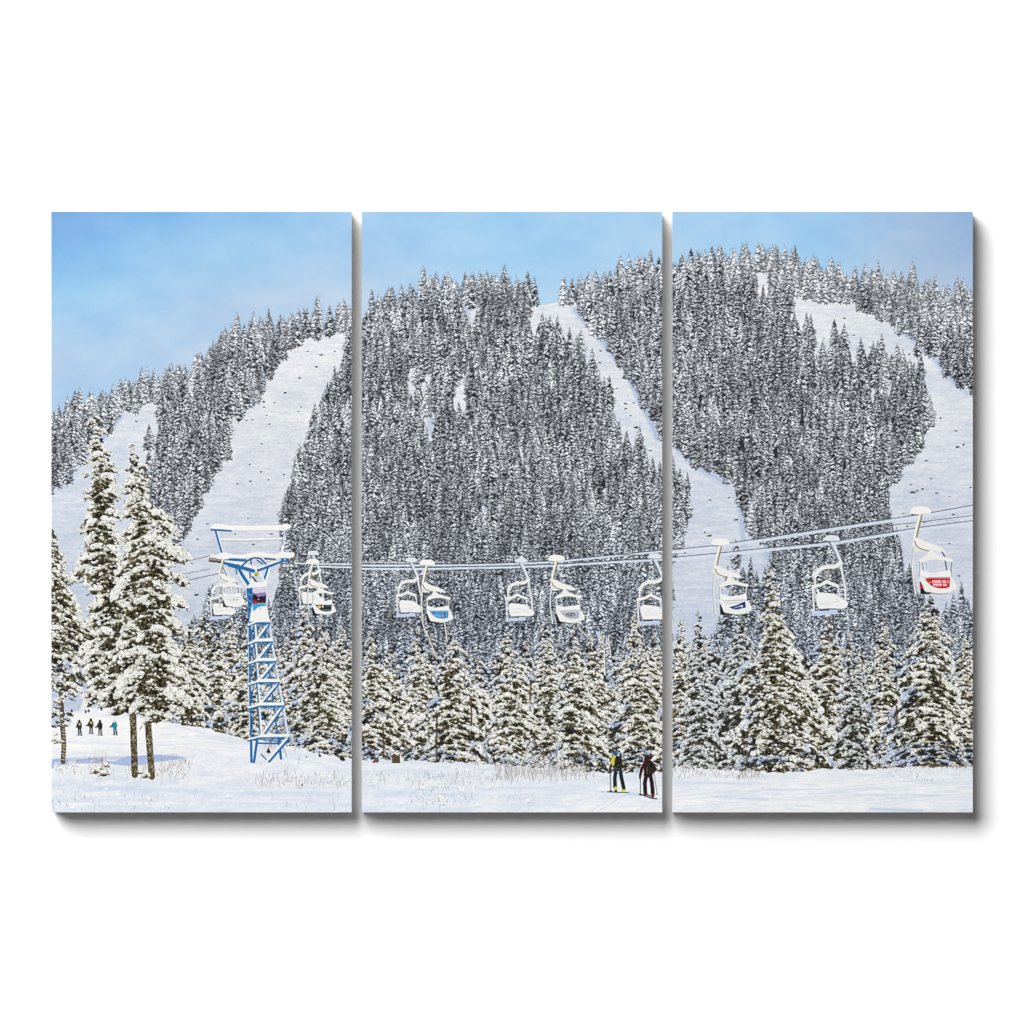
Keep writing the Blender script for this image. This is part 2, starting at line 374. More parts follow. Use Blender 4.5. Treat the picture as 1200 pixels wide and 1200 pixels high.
# ================================================================ 5 chairs
WARM = C(241, 242, 236); COOL = C(214, 223, 238); OLI = C(150, 145, 100)
def xf(ax, ay, ox, oy, s):
    return lambda pts: [(ox + (x - ax) * s, oy + (y - ay) * s) for x, y in pts]
def near_chair(ox, oy, s, label, sign):
    T = xf(1078, 602, ox, oy, s)
    c = item('chairlift_chair', label, group='snow covered chairs hanging from the lift cable')
    hg = item('hanger', None, c); cp = item('grip', None, c); bk = item('backrest', None, c); st = item('seat', None, c)
    sg = item('sign_board', sign[0], c)
    k = s
    line(T([(1071, 640), (1069.5, 655), (1069, 668), (1071, 685), (1072.5, 696)]), 2.1 * k, C(150, 152, 146), hg)
    line(T([(1071.3, 640), (1069.9, 655), (1069.4, 668), (1071.4, 685), (1072.9, 696)]), 1.5 * k, WARM, hg)
    line(T([(1079.4, 603), (1076.3, 616), (1073.5, 628), (1071.6, 640)]), 4.0 * k, OLI, hg)
    line(T([(1078, 603), (1074.6, 616), (1072, 628), (1070.8, 640)]), 2.9 * k, WARM, hg)
    poly(smooth_pts(T([(1071, 636), (1074, 641), (1086, 645), (1078, 647), (1071, 647)])), C(228, 230, 226), hg)
    poly(smooth_pts(T([(1072.5, 629), (1078, 631), (1086, 635.5), (1095, 638), (1101, 640.5), (1106, 643.5), (1108, 647.5), (1103, 647), (1095, 645), (1089, 645.5), (1082, 644), (1076, 641), (1072.5, 636)])), WARM, hg)
    line(T([(1071.6, 634), (1074, 639.5), (1078, 642.6), (1085, 645), (1091, 645.8)]), 1.2 * k, C(134, 126, 84), hg)
    line(T([(1104, 647), (1107, 652)]), 1.6 * k, C(90, 90, 88), hg)
    # backrest frame
    line(T([(1078.6, 657), (1078.4, 675)]), 2.0 * k, C(150, 152, 152), bk); line(T([(1079, 657), (1078.9, 675)]), 1.3 * k, WARM, bk)
    line(T([(1107.5, 657), (1109.5, 668)]), 1.5 * k, C(86, 90, 96), bk)
    line(T([(1114.4, 657), (1113.9, 674)]), 2.2 * k, C(120, 124, 124), bk); line(T([(1113.8, 657), (1113.2, 674)]), 1.1 * k, WARM, bk)
    poly(smooth_pts(T([(1077, 657), (1080, 653.5), (1087, 651), (1088, 646), (1092, 643.5), (1095, 648), (1099, 650), (1108, 653.5), (1117, 654.5), (1117, 658.8), (1110, 658), (1104, 656), (1094, 655.3), (1086, 657.5), (1079, 659.5)])), WARM, bk)
    poly(smooth_pts(T([(1078, 667), (1084, 670), (1093, 671.5), (1104, 670), (1113, 667.5), (1115, 673), (1114, 678), (1080, 678)]), 1), C(246, 247, 244), bk)
    line(T([(1080, 677), (1113, 676.4)]), .9 * k, C(150, 156, 164), bk)
    for _ in range(7): ell(*T([(U(1082, 1112), U(670.5, 675))])[0], U(1.2, 3) * k, U(.5, .9) * k, U(-.2, .2), C(222, 226, 232) if U() < .6 else C(253, 253, 250), bk, .7)
    line(T([(1081, 660), (1081.6, 668)]), .8 * k, C(120, 124, 128), bk)
    # seat with its dark underside
    poly(T([(1078, 681), (1080.5, 684), (1085, 693), (1094, 694.5), (1088, 696.5), (1078.5, 696)]), C(36, 34, 38), st)
    poly(smooth_pts(T([(1076.5, 674), (1083, 677.5), (1113, 677), (1117, 677), (1122.5, 690), (1116, 692), (1110, 695.5), (1100, 696), (1092, 694.5), (1084, 694), (1081, 686)]), 1), C(236, 238, 236), st)
    line(T([(1086, 693.5), (1100, 696.3), (1110, 695.5)]), .9 * k, C(120, 120, 112), st, .9)
    sign[1](T, sg, k)
    poly(smooth_pts(T([(1077, 675), (1083, 677.6), (1088.5, 684.5), (1095, 688.5), (1104, 690), (1112, 688.8), (1116, 684), (1119, 682), (1122, 690), (1116, 691.5), (1110, 694.5), (1100, 695), (1092, 694), (1085, 693), (1081, 685)]), 1), WARM, st)
    # grip with its cap of snow
    line(T([(1068.6, 603), (1076, 603)]), 1.8 * k, C(48, 50, 50), cp)
    poly(smooth_pts(T([(1066, 602.5), (1067, 597), (1071, 593.6), (1080, 593), (1088, 594.5), (1092, 600), (1089, 602.6), (1078, 603.2)])), C(247, 247, 242), cp)
    line(T([(1068, 602), (1079, 602.8), (1089, 602)]), .8 * k, C(206, 208, 200), cp)
    return c
SIGNP = [(1083.5, 677.5), (1113.3, 677.3), (1112.8, 689.5), (1105, 690.8), (1096, 689.5), (1089, 685.5)]
def sign_red(T, sg, k):
    poly(T(SIGNP), C(205, 30, 44), sg)
    poly(T([(1078, 681), (1082, 687), (1080, 691), (1078.3, 689)]), C(190, 30, 44), sg)
    ell(*T([(1087, 681.2)])[0], 1.6 * k, 1.0 * k, 0, C(110, 120, 50), sg); line(T([(1087, 684.2), (1091, 682.2)]), .8, C(235, 190, 190), sg)
    # two lines of small white lettering
    for x0, x1, yy, hh in ((1093.2, 1111.6, 681.6, 2.5), (1094.2, 1110.2, 685.4, 2.1)):
        x = x0; n_ = 0
        while x < x1:
            if n_ not in (7, 11):
                line(T([(x, yy - hh / 2), (x, yy + hh / 2)]), 1.05, C(250, 228, 230), sg, .9)
                line(T([(x, yy - hh / 2 * (1 if n_ % 2 else -.2)), (x + .8, yy - hh / 2 * (1 if n_ % 2 else -.2))]), .8, C(250, 220, 222), sg, .8)
            x += 1.45; n_ += 1
def sign_blue(T, sg, k):
    poly(T(SIGNP), C(70, 150, 205), sg)
    poly(T([(1083.5, 677.5), (1092, 677.5), (1098, 689.8), (1089, 685.5)]), C(58, 136, 196), sg)
    line(T([(1089, 684), (1101, 685.5)]), 1.3, C(150, 205, 232), sg, .8); line(T([(1091, 681.4), (1098, 682)]), .9, C(140, 196, 228), sg, .7)
    ell(*T([(1105, 684.2)])[0], 1.6, 1.1, 0, C(216, 120, 110), sg); ell(*T([(1107, 682)])[0], .9, 1.2, 0, C(40, 60, 100), sg)
def sign_dark(T, sg, k):
    poly(T(SIGNP), C(240, 242, 240), sg)
    for yy in (679.5, 681.5): line(T([(1084, yy), (1112, yy - .6)]), .7, C(190, 194, 196), sg)
    poly(T([(1084, 687.5), (1094, 685), (1103, 682.5), (1107, 680), (1112.5, 678.5), (1113, 686.5), (1104, 688.5), (1092, 691.5), (1086, 691)]), C(24, 52, 122), sg)
    line(T([(1098, 687), (1106, 684.4)]), 1.5, C(170, 186, 214), sg, .8); ell(*T([(1107.5, 684.6)])[0], 1.6, 1.3, 0, C(225, 230, 238), sg)
def sign_grey(T, sg, k):
    poly(T(SIGNP), C(176, 186, 204), sg)
    ell(*T([(1100, 683)])[0], 7.5 * k, 3.1 * k, 0, C(112, 116, 128), sg); ell(*T([(1097, 682.6)])[0], 3 * k, 2 * k, 0, C(170, 140, 128), sg)
    ell(*T([(1104, 683.6)])[0], 3 * k, 1.6 * k, .2, C(150, 156, 166), sg); line(T([(1084, 679), (1112, 679)]), 1.2, C(206, 212, 222), sg)
def sign_gold(T, sg, k):
    poly(T(SIGNP), C(36, 46, 66), sg)
    ell(*T([(1090.5, 681.5)])[0], 3 * k, 3.2 * k, 0, C(214, 190, 120), sg); ell(*T([(1097, 680.5)])[0], 1.6 * k, 2.4 * k, 0, C(226, 214, 170), sg)
    line(T([(1104, 680), (1111, 680)]), 1.0, C(100, 110, 100), sg); line(T([(1098, 686.8), (1109, 686.8)]), 1.0, C(120, 130, 110), sg)
def sign_white(T, sg, k):
    poly(T(SIGNP), C(236, 238, 234), sg)
    for x in (1100, 1106): ell(*T([(x, 681.5)])[0], 1.3 * k, 2 * k, 0, C(120, 124, 120), sg, .8)
    line(T([(1088, 682), (1096, 682.4)]), .9, C(205, 206, 200), sg)

def rear_chair(ox, oy, s, label):
    T = xf(975, 633, ox, oy, s)
    c = item('chairlift_chair', label, group='snow covered chairs hanging from the lift cable')
    hg = item('hanger', None, c); cp = item('grip', None, c); bk = item('backrest', None, c); st = item('seat', None, c); ft = item('footrest', None, c)
    k = s
    poly(T([(952, 716), (981, 713.5), (982, 719), (958, 721), (951, 721)]), C(196, 210, 234), ft)
    line(T([(952, 686), (953, 700), (954, 717)]), 2.0 * k, C(226, 230, 234), ft)
    line(T([(973.4, 636), (978.4, 645), (983, 656)]), 4.2 * k, C(128, 134, 144), hg, .9)
    line(T([(975, 635), (980, 645), (984.6, 656), (986, 664)]), 3.4 * k, C(222, 228, 238), hg)
    line(T([(985.6, 663), (988, 675), (991, 688), (991, 705)]), 2.9 * k, C(160, 164, 162), hg); line(T([(985.4, 663), (987.6, 675), (990.6, 688), (990.7, 705)]), 2.0 * k, C(236, 238, 236), hg)
    line(T([(955.4, 673), (955.4, 687)]), 2.6 * k, C(168, 172, 170), hg); line(T([(955, 673), (955, 687)]), 1.7 * k, WARM, hg)
    line(T([(964, 668.5), (983, 668)]), 1.5 * k, C(120, 116, 96), hg)
    line(T([(985, 659), (979, 663.5), (967, 664), (959.5, 667.5), (955.5, 674)]), 4.6 * k, C(238, 240, 238), hg)
    line(T([(971, 668), (968.5, 678), (966, 686)]), 1.9 * k, C(170, 168, 152), bk)
    line(T([(953, 687), (962, 685), (969, 681), (975, 684), (982, 686.5)]), 3.6 * k, WARM, bk)
    line(T([(954, 690), (957, 704), (960, 713)]), 1.7 * k, C(214, 218, 222), bk); line(T([(981.6, 686), (984, 700)]), 1.7 * k, C(224, 228, 230), bk)
    line(T([(961, 714.4), (971, 714)]), 2.0 * k, C(52, 54, 62), st); line(T([(977, 713), (985, 713)]), 2.0 * k, C(52, 54, 62), st)
    poly(smooth_pts(T([(956, 693), (968, 694.5), (980, 695.5), (985, 701), (993, 704.5), (994, 709), (989, 713.6), (972, 712.6), (960, 714), (957.5, 706)]), 1), C(243, 244, 241), st)
    line(T([(961, 708), (975, 706), (984, 704)]), 1.2 * k, C(218, 222, 226), st, .8)
    for _ in range(8): ell(*T([(U(960, 988), U(698, 710))])[0], U(1.2, 3.4) * k, U(.5, 1.0) * k, U(-.1, .3), C(216, 222, 230) if U() < .6 else C(253, 253, 250), st, .7)
    line(T([(959, 713.6), (973, 713), (988, 713.6)]), .9 * k, C(110, 116, 124), st, .9)
    poly(smooth_pts(T([(965.5, 633.6), (967, 628.5), (971, 626.6), (981, 627), (984.5, 631), (983, 634)])), C(226, 232, 240), cp)
    line(T([(966, 634), (983, 634)]), .9 * k, C(120, 126, 136), cp, .8)
rear_chair(263, 663, .72, 'far side chair half hidden by snow left of the blue tower')
rear_chair(367, 650, .72, 'far side chair overlapping the first chair right of the tower')
rear_chair(482, 658, .745, 'far side chair left of the blue sign chair')
rear_chair(611, 659, .79, 'far side chair between the blue and grey sign chairs')
rear_chair(767.5, 654, .90, 'far side chair cut by the gap between middle and right canvas')
rear_chair(975, 633.4, 1.0, 'far side chair left of the red sign chair')

# ================================================================ 6 firs of the valley
def width_at(t, w, prof): return w * np.interp(t, [p[0] for p in prof], [p[1] for p in prof])
CONE = [(0, .06), (.05, .22), (.18, .52), (.4, .78), (.65, .95), (.9, 1.0), (1, .85)]
def bough(x, y, r, side, idn, P):
    """one snow loaded bough: dark needles hanging under a row of snow pillows"""
    dk, ol, sn, sd = P
    ell(x, y + .38 * r, r * .78, r * .44, side * .55, dk + U(-6, 14), idn, .95)
    for _ in range(int(r * 1.1) + 1):
        u_ = U(-1, 1)
        bx, by = x + u_ * r * .95, y + (.12 + .28 * u_ * u_ + u_ * side * .55 + U(-.1, .3)) * r
        L = r * U(.18, .42); an = 1.57 - u_ * .7 + U(-.6, .6)
        line([(bx, by), (bx + L * math.cos(an), by + L * math.sin(an))], U(.7, 1.3), ol * U(.6, 1.35), idn, .95)
    if U() < .09: return
    for _ in range(int(4 + r * 2.2)):
        u_ = U(-1, 1)
        px_, py_ = x + u_ * r * .9, y + (-.16 + .36 * u_ * u_ + u_ * side * .62 + U(-.3, .24)) * r
        rr = max(1.0, r * U(.18, .42)); an = side * .35 + u_ * .6 + U(-.5, .5)
        ell(px_ + .25, py_ + .7, rr, rr * U(.6, .8), an, sd + U(-20, 14), idn, .9)
        ell(px_, py_, rr * .95, rr * U(.5, .72), an, sn * U(.955, 1.025), idn, 1)
    if U() < .6:
        ox = U(-.3, .3) * r
        ell(x + ox + .3, y - .02 * r, r * .62, r * .34, side * .5, sd, idn, .9); ell(x + ox, y - .14 * r, r * .58, r * .28, side * .5, sn, idn, 1)
    for _ in range(int(r * 1.3)):       # needles poking through the snow
        bx, by = x + U(-.9, .9) * r, y + U(-.3, .5) * r
        ell(bx, by, U(.3, .8), U(.3, .5), U(-1, 1), ol * U(.45, 1.05), idn, .8)
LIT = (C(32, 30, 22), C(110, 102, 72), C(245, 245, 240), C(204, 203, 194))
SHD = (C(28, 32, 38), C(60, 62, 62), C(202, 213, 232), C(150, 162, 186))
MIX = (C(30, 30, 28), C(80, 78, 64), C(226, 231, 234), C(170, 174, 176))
def fir(tx, ty, bx, by, w, pal, idn, prof=CONE, dens=1.0, rmul=1.0, warp=.24, gap=.1, back=True):
    h = by - ty
    dy = 3.7 / dens
    n = int(h / dy)
    if back:
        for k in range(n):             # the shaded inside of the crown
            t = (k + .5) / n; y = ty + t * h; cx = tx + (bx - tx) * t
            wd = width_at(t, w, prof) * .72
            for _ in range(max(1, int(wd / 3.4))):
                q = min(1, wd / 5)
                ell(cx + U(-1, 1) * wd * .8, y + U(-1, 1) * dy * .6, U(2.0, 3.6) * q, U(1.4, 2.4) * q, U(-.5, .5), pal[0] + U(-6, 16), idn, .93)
    ph = [U(0, 6.28) for _ in range(4)]; asy = U(-.18, .18); bulge = [(0, 1)] + [(v, U(.78, 1.25)) for v in (.2, .35, .5, .65, .8, 1.0)]
    for k in range(n, -1, -1):
        t = k / n; y0 = ty + t * h; cx = tx + (bx - tx) * t
        base = width_at(t, w, prof) * np.interp(t, [v[0] for v in bulge], [v[1] for v in bulge])
        m_ = max(1, int(2 * base / 5.4 * dens))
        js = sorted([U(-1, 1) for _ in range(m_)], key=lambda v: -abs(v))
        for j in js:
            side = j
            wl = base * (1 + asy * (1 if j > 0 else -1) + warp * math.sin(t * 19 + ph[0] + (j > 0) * 2.2) + warp * .7 * math.sin(t * 43 + ph[1 + (j > 0)]))
            if U() < gap: continue
            x = cx + j * wl; y = y0 + abs(j) ** 1.6 * base * .22 + U(-2.6, 2.6)
            r = (1.3 + 3.3 * min(1, t * 2.0 + .02)) * U(.5, 1.6) * rmul
            p = pal
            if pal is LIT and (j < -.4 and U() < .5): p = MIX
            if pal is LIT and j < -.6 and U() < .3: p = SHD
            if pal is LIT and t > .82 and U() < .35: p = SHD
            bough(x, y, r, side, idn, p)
    line([(tx - .2, ty - 3), (tx, ty + 3)], 1.2, pal[2] * .9, idn); line([(tx, ty - 1), (tx + .2, ty + 5)], .8, pal[1], idn)

def dabs(idn, x0, x1, y0, y1, n, P=LIT):
    """fine twigs and small pads of snow that break up the dark inside of a crown"""
    for _ in range(n):
        x, y = U(x0, x1), U(y0, y1)
        i, j = int((y - Y0) * S), int((x - X0) * S)
        if not (0 <= i < H and 0 <= j < W) or IDS[i, j] != idn: continue
        if RGB[i, j].mean() > 150 and U() < .75: continue
        q = U()
        if q < .45:
            L = U(1, 3.2); an = U(.3, 2.8)
            line([(x, y), (x + L * math.cos(an), y + L * math.sin(an))], U(.6, 1.1), P[1] * U(.8, 1.5), idn, .9)
        elif q < .78:
            r = U(.8, 2.2); an = U(-.7, .7)
            ell(x + .2, y + .5, r, r * .6, an, P[3], idn, .85); ell(x, y, r * .9, r * .5, an, P[2] * U(.94, 1.02), idn, .95)
        else: ell(x, y, U(.6, 1.6), U(.5, 1.2), U(-1, 1), P[0], idn, .9)
def newfir(label): return item('fir_tree', label, group='snow laden firs along the valley edge')
# foreground snow surface line
GY = [(60, 850), (90, 832), (120, 826), (150, 836), (190, 846), (240, 853), (290, 868), (330, 872), (380, 884), (412, 890), (424, 890), (520, 893), (600, 897),
      (650, 900), (700, 906), (776, 905), (790, 899), (850, 902), (900, 905), (940, 905), (965, 901), (1010, 902), (1050, 900), (1090, 899), (1140, 899)]
gxs = [p[0] for p in GY]; gys = [p[1] for p in GY]
def gy(x): return float(np.interp(x, gxs, gys))

# the dim second row
BACK = [(208, 752, 18), (228, 748, 20), (262, 752, 18), (300, 748, 20), (318, 742, 22), (334, 752, 20), (364, 742, 22), (392, 748, 22), (410, 760, 22),
        (428, 765, 22), (455, 752, 20), (474, 745, 20), (505, 752, 24), (548, 760, 22), (566, 758, 20), (616, 752, 22), (656, 752, 22), (664, 758, 18), (706, 748, 20), (716, 762, 20),
        (728, 750, 22), (775, 750, 22), (792, 758, 20), (826, 742, 22), (842, 752, 24), (856, 760, 22), (880, 745, 22), (940, 740, 22), (952, 750, 22), (996, 752, 20), (1008, 758, 24),
        (1052, 752, 22), (1066, 760, 22), (1070, 735, 20), (1112, 752, 22), (1136, 748, 22)]
for i, (x, ty, w) in enumerate(BACK):
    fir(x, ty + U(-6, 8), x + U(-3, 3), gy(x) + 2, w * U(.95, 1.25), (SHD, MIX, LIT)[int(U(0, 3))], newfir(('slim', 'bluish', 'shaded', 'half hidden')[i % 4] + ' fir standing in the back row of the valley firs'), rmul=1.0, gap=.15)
# the front row: top x, top y, base x, half width
FRONT = [(221, 732, 222, 21, 'short fir just right of the tall twin firs'), (239, 718, 240, 22, 'fir with pale pointed top left of the tower'),
         (254, 738, 256, 20, 'fir beside the left chairs below the mountain'), (271, 728, 272, 22, 'full fir left against the blue tower'),
         (287, 742, 288, 18, 'narrow fir partly behind the blue tower'), (343, 742, 342, 22, 'fir touching the right side of the tower'),
         (357, 712, 358, 25, 'tall fir under the first chair right of the tower'), (376, 728, 378, 25, 'fir under the gold and navy sign'),
         (400, 738, 400, 27, 'fir cut by the right edge of the left canvas'),
         (436, 738, 437, 22, 'slim fir at the left edge of the middle canvas'), (463, 768, 462, 17, 'low fir between two taller firs'),
         (489, 738, 490, 27, 'fir directly under the blue sign chair'), (529, 742, 528, 30, 'broad fir with brown trunk right of the blue sign chair'),
         (560, 772, 561, 20, 'lower fir with snow pillows left of the centre'), (594, 738, 596, 30, 'pointed fir below the middle far side chair'),
         (640, 728, 640, 25, 'slim tall fir left of the grey sign chair'), (671, 742, 672, 22, 'fir with a bent top under the grey sign chair'),
         (692, 745, 692, 28, 'wide fir with heavy snow shelves left of the skiers'), (745, 722, 748, 34, 'large fir behind the two skiers'),
         (768, 748, 768, 24, 'fir cut by the right edge of the middle canvas'),
         (797, 728, 798, 22, 'fir at the left edge of the right canvas'), (818, 716, 818, 20, 'fir with thin curved top below the dark blue sign'),
         (868, 722, 868, 24, 'dark fir left of the largest fir'), (970, 724, 968, 30, 'snow heavy fir under the fifth far side chair'),
         (1000, 764, 1000, 20, 'low bluish fir between two lit firs'), (1036, 728, 1036, 31, 'dense fir left of the red sign chair'),
         (1064, 770, 1064, 18, 'small fir left of the fir under the red sign'), (1130, 752, 1130, 24, 'fir at the right edge of the right canvas')]
for k in range(30):
    x_ = U(205, 1136)
    if 286 < x_ < 340 or 708 < x_ < 740: continue
    ty_ = U(738, 800)
    fir(x_, ty_, x_ + U(-4, 4), gy(x_) + U(-3, 2), U(13, 22), (LIT, MIX, SHD)[int(U(0, 2.4))], newfir('narrow fir squeezed between the front row firs'), rmul=U(.9, 1.3), warp=.3, gap=.16)
for k in range(26):
    x_ = U(205, 1136); y_ = U(800, 885)
    i_, j_ = int((min(y_, gy(x_) - 4) - Y0) * S), int((x_ - X0) * S)
    if ITEMS[int(IDS[i_, j_])]['name'] != 'fir_tree': continue
    for _ in range(8): ell(x_ + U(-4, 4), min(y_, gy(x_) - 4) + U(-14, 14), U(1.2, 3), U(2, 5), U(-.3, .3), C(34, 34, 38) + U(-6, 16), int(IDS[i_, j_]), .85)
order = list(range(len(FRONT))); rng.shuffle(order)
for i in order:
    tx, ty, bx, w, lb = FRONT[i]
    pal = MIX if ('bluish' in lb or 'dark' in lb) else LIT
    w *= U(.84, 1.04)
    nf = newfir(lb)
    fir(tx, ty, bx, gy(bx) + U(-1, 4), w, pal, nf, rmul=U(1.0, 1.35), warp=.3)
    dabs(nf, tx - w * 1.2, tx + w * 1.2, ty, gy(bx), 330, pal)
fir(1091, 700, 1091, gy(1091), 36, LIT, newfir('broad fir with a snow knob under the red sign chair'), rmul=1.3, warp=.25)
BIG = newfir('largest fir of the right canvas with broad snow shelves')
fir(902, 664, 912, gy(905) + 2, 50, LIT, BIG, prof=[(0, .04), (.1, .12), (.22, .25), (.4, .5), (.6, .72), (.8, .9), (.93, 1), (1, .95)], rmul=1.45, warp=.2)
dabs(BIG, 850, 965, 670, 905, 1700)
# brown trunks glimpsed through the boughs
for x, y0, y1 in ((512, 838, 890), (552, 818, 850), (449, 850, 888), (1051, 820, 850), (875, 870, 884), (1102, 790, 806), (622, 800, 820), (838, 880, 898)):
    line([(x, y0), (x + U(-1, 1), y1)], 2.4, C(84, 66, 50), 0, .75)
for _ in range(1500):      # loose snow blobs and needles knit the crowns together
    x = U(205, 1140); y = U(765, 890)
    if y > gy(x) - 6 : continue
    i, j = int((y - Y0) * S), int((x - X0) * S)
    idn = int(IDS[i, j])
    if ITEMS[idn]['name'] != 'fir_tree': continue
    if U() < .5: ell(x, y, U(.8, 2.6), U(.6, 1.5), U(-.6, .6), C(240, 241, 235) * U(.9, 1.02), idn, .95)
    else: ell(x, y, U(.6, 1.8), U(.6, 1.5), U(-.6, .6), C(46, 42, 30) * U(.7, 1.5), idn, .9)

# ================================================================ 7 the snowfield in front
ground = item('snowfield', 'bright foreground snowfield with drifts and dry stalks')
gl = np.interp(PX, gxs, gys) + vnoise(6, 900, 21)[0] * 2.5 + vnoise(2, 900, 22)[0] * 1.2
m = np.clip((PY[:, None] - gl[None]) * S + .5, 0, 1)
fg = grid_field([60, 150, 300, 420, 600, 780, 960, 1140], [820, 870, 900, 925, 952], [
    [(238, 240, 246)] * 8,
    [(240, 242, 246), (243, 243, 244), (236, 239, 245), (226, 232, 242), (226, 232, 242), (232, 237, 244), (232, 237, 244), (230, 236, 244)],
    [(232, 236, 244), (234, 236, 242), (232, 236, 244), (230, 235, 243), (226, 233, 244), (226, 233, 243), (234, 238, 244), (226, 233, 242)],
    [(228, 234, 245), (222, 230, 243), (226, 232, 242), (226, 233, 244), (227, 234, 245), (236, 240, 247), (236, 239, 243), (233, 237, 242)],
    [(222, 230, 243), (224, 231, 243), (225, 232, 243), (222, 230, 243), (228, 235, 245), (238, 241, 247), (238, 240, 244), (226, 232, 241)]])
t = vnoise(34, 5, 23) * 1.2 + vnoise(11, 2.4, 24) * .9 + vnoise(3.5, 1.3, 25) * .55 + vnoise(1.2, 1.0, 26) * .35
fg += t[..., None] * C(15, 11, 6) + C(4, 3, 1)
RGB[:] = RGB * (1 - m[..., None]) + fg * m[..., None]
IDS[m > .5] = ground
# the piste on the left with its smooth face, tracks, and the blue shade at its foot
line([(60, 891), (90, 890), (120, 889), (160, 888), (200, 886), (216, 889)], 4.5, C(172, 190, 226), 0, .55, soft=3)
poly(smooth_pts([(60, 890), (72, 889), (86, 892), (92, 890), (112, 888), (124, 891), (134, 893), (148, 886), (162, 886), (186, 884), (196, 886), (214, 887), (205, 891), (180, 893), (160, 898), (140, 897), (126, 894), (96, 895), (70, 897), (60, 902)]), C(160, 181, 222), 0, .8)
for _ in range(16):
    x, y = U(150, 300), U(862, 882); line([(x, y), (x + U(20, 50), y + U(1, 6))], U(.6, 1.4), C(224, 230, 242), 0, .5)
for x0, y0, x1, y1 in ((190, 846, 300, 872), (230, 862, 330, 876), (300, 872, 412, 894), (312, 874, 405, 905), (60, 868, 200, 872)):
    line([(x0, y0), ((x0 + x1) / 2, (y0 + y1) / 2 + 2), (x1, y1)], 2.5, C(216, 225, 240), 0, .5, soft=3)
for x0, y0, L, w_, c_, a_ in ((790, 918, 90, 2.2, 0, .5), (840, 934, 60, 3, 0, .6), (900, 925, 120, 2, 0, .4), (1020, 948, 60, 3.5, 0, .8), (1000, 932, 140, 2, 0, .4), (1060, 915, 80, 4, 0, .4),
                              (850, 929, 40, 2.4, 0, .5), (480, 912, 120, 4, 0, .3), (560, 925, 100, 4, 0, .35), (440, 932, 120, 5, 0, .35), (100, 925, 130, 5, 0, .4), (240, 930, 160, 5, 0, .35),
                              (80, 942, 120, 3, 1, .6), (250, 938, 100, 2, 1, .7), (300, 925, 90, 2, 1, .5), (80, 932, 60, 2.4, 1, .8), (560, 905, 60, 2, 1, .5)):
    col = C(247, 248, 250) if c_ else C(200, 214, 236)
    line([(x0, y0), (x0 + L * .5, y0 + U(-2, 3)), (x0 + L, y0 + U(-2, 4))], w_, col, 0, a_, soft=2.5)
for _ in range(90):          # small tracks on the groomed right side
    x, y = U(788, 1140), U(906, 950); L = U(14, 60); sl = U(.02, .12)
    line([(x, y), (x + L, y + L * sl)], U(.6, 1.3), C(212, 222, 238) if U() < .6 else C(246, 247, 249), 0, U(.3, .6))
for _ in range(60):
    x, y = U(560, 776), U(908, 950); L = U(14, 60); sl = U(-.12, .05)
    line([(x, y), (x + L, y + L * sl)], U(.6, 1.2), C(212, 222, 240) if U() < .6 else C(247, 248, 251), 0, U(.25, .5))
for kk, pts in enumerate(([(700, 951), (716, 942), (728, 934), (740, 930)], [(690, 951), (708, 941), (722, 932)], [(744, 951), (756, 944), (768, 938), (776, 936)], [(788, 934), (850, 928), (960, 925), (1060, 916), (1140, 912)],
            [(788, 938), (860, 933), (970, 930), (1070, 922), (1140, 919)], [(788, 946), (900, 938), (1020, 938), (1140, 930)], [(150, 872), (220, 868), (300, 876), (380, 892), (412, 899)], [(150, 876), (220, 872), (300, 880), (376, 895), (412, 903)])):
    line(pts, 1.3, C(196, 208, 230), 0, .55 if kk < 3 else .22); line([(x, y + 1.2) for x, y in pts], .9, C(250, 250, 252), 0, .6)
for _ in range(460):         # lumps
    x, y = U(60, 1140), U(896, 951)
    if x > 700 and U() < .7: continue
    r = U(.8, 3.2)
    ell(x + .6, y + .7, r, r * .45, 0, C(200, 212, 234), 0, .4, soft=1.6); ell(x, y, r, r * .42, 0, C(250, 250, 250), 0, U(.4, .9), soft=1.4)
for x, y, r in ((176, 936, 3), (268, 932, 4), (470, 941, 3), (446, 943, 3), (515, 934, 5), (560, 943, 3), (520, 940, 4), (573, 922, 3), (620, 938, 3), (600, 940, 2), (85, 946, 3), (200, 941, 2), (495, 922, 4), (540, 925, 4)):
    for _ in range(5): ell(x + U(-1, 1) * r, y + U(-.6, .6) * r, r * U(.3, .6), r * U(.25, .5), U(-.5, .5), C(251, 250, 247), 0, .9)
    ell(x + 1, y + r * .8, r, r * .3, 0, C(196, 210, 232), 0, .6, soft=1.5)

# scrub and dry stalks sticking out of the snow: too many to count
scrub = item('dry_scrub', 'thin dry stalks and frosted scrub poking out of the snow', kind='stuff')
def stalks(x0, x1, ya, yb, n, h, dark=1.0, a=(.35, .9)):
    for _ in range(n):
        x, y = U(x0, x1), U(ya, yb); L = U(.4, 1) * h; dx = U(-.3, .3) * L
        c_ = (C(134, 128, 124) if U() < .7 else C(170, 152, 132)) * U(.85, 1.25) * dark
        line([(x, y), (x + dx * .6, y - L * .6), (x + dx, y - L)], U(.35, .7), c_, scrub, U(*a) * .85)
def scrubby(x0, x1, ya, yb, n, warm=False):
    for _ in range(n):
        x, y = U(x0, x1), U(ya, yb)
        q = U()
        if q < .55: ell(x, y, U(.6, 1.8), U(.5, 1.3), U(-1, 1), C(246, 246, 246) * U(.96, 1.02), scrub, .8)
        else:
            L = U(1.2, 4)
            line([(x, y), (x + U(-2, 2), y - L)], U(.5, .9), (C(132, 116, 96) if warm else C(136, 132, 134)) * U(.85, 1.3), scrub, .5)
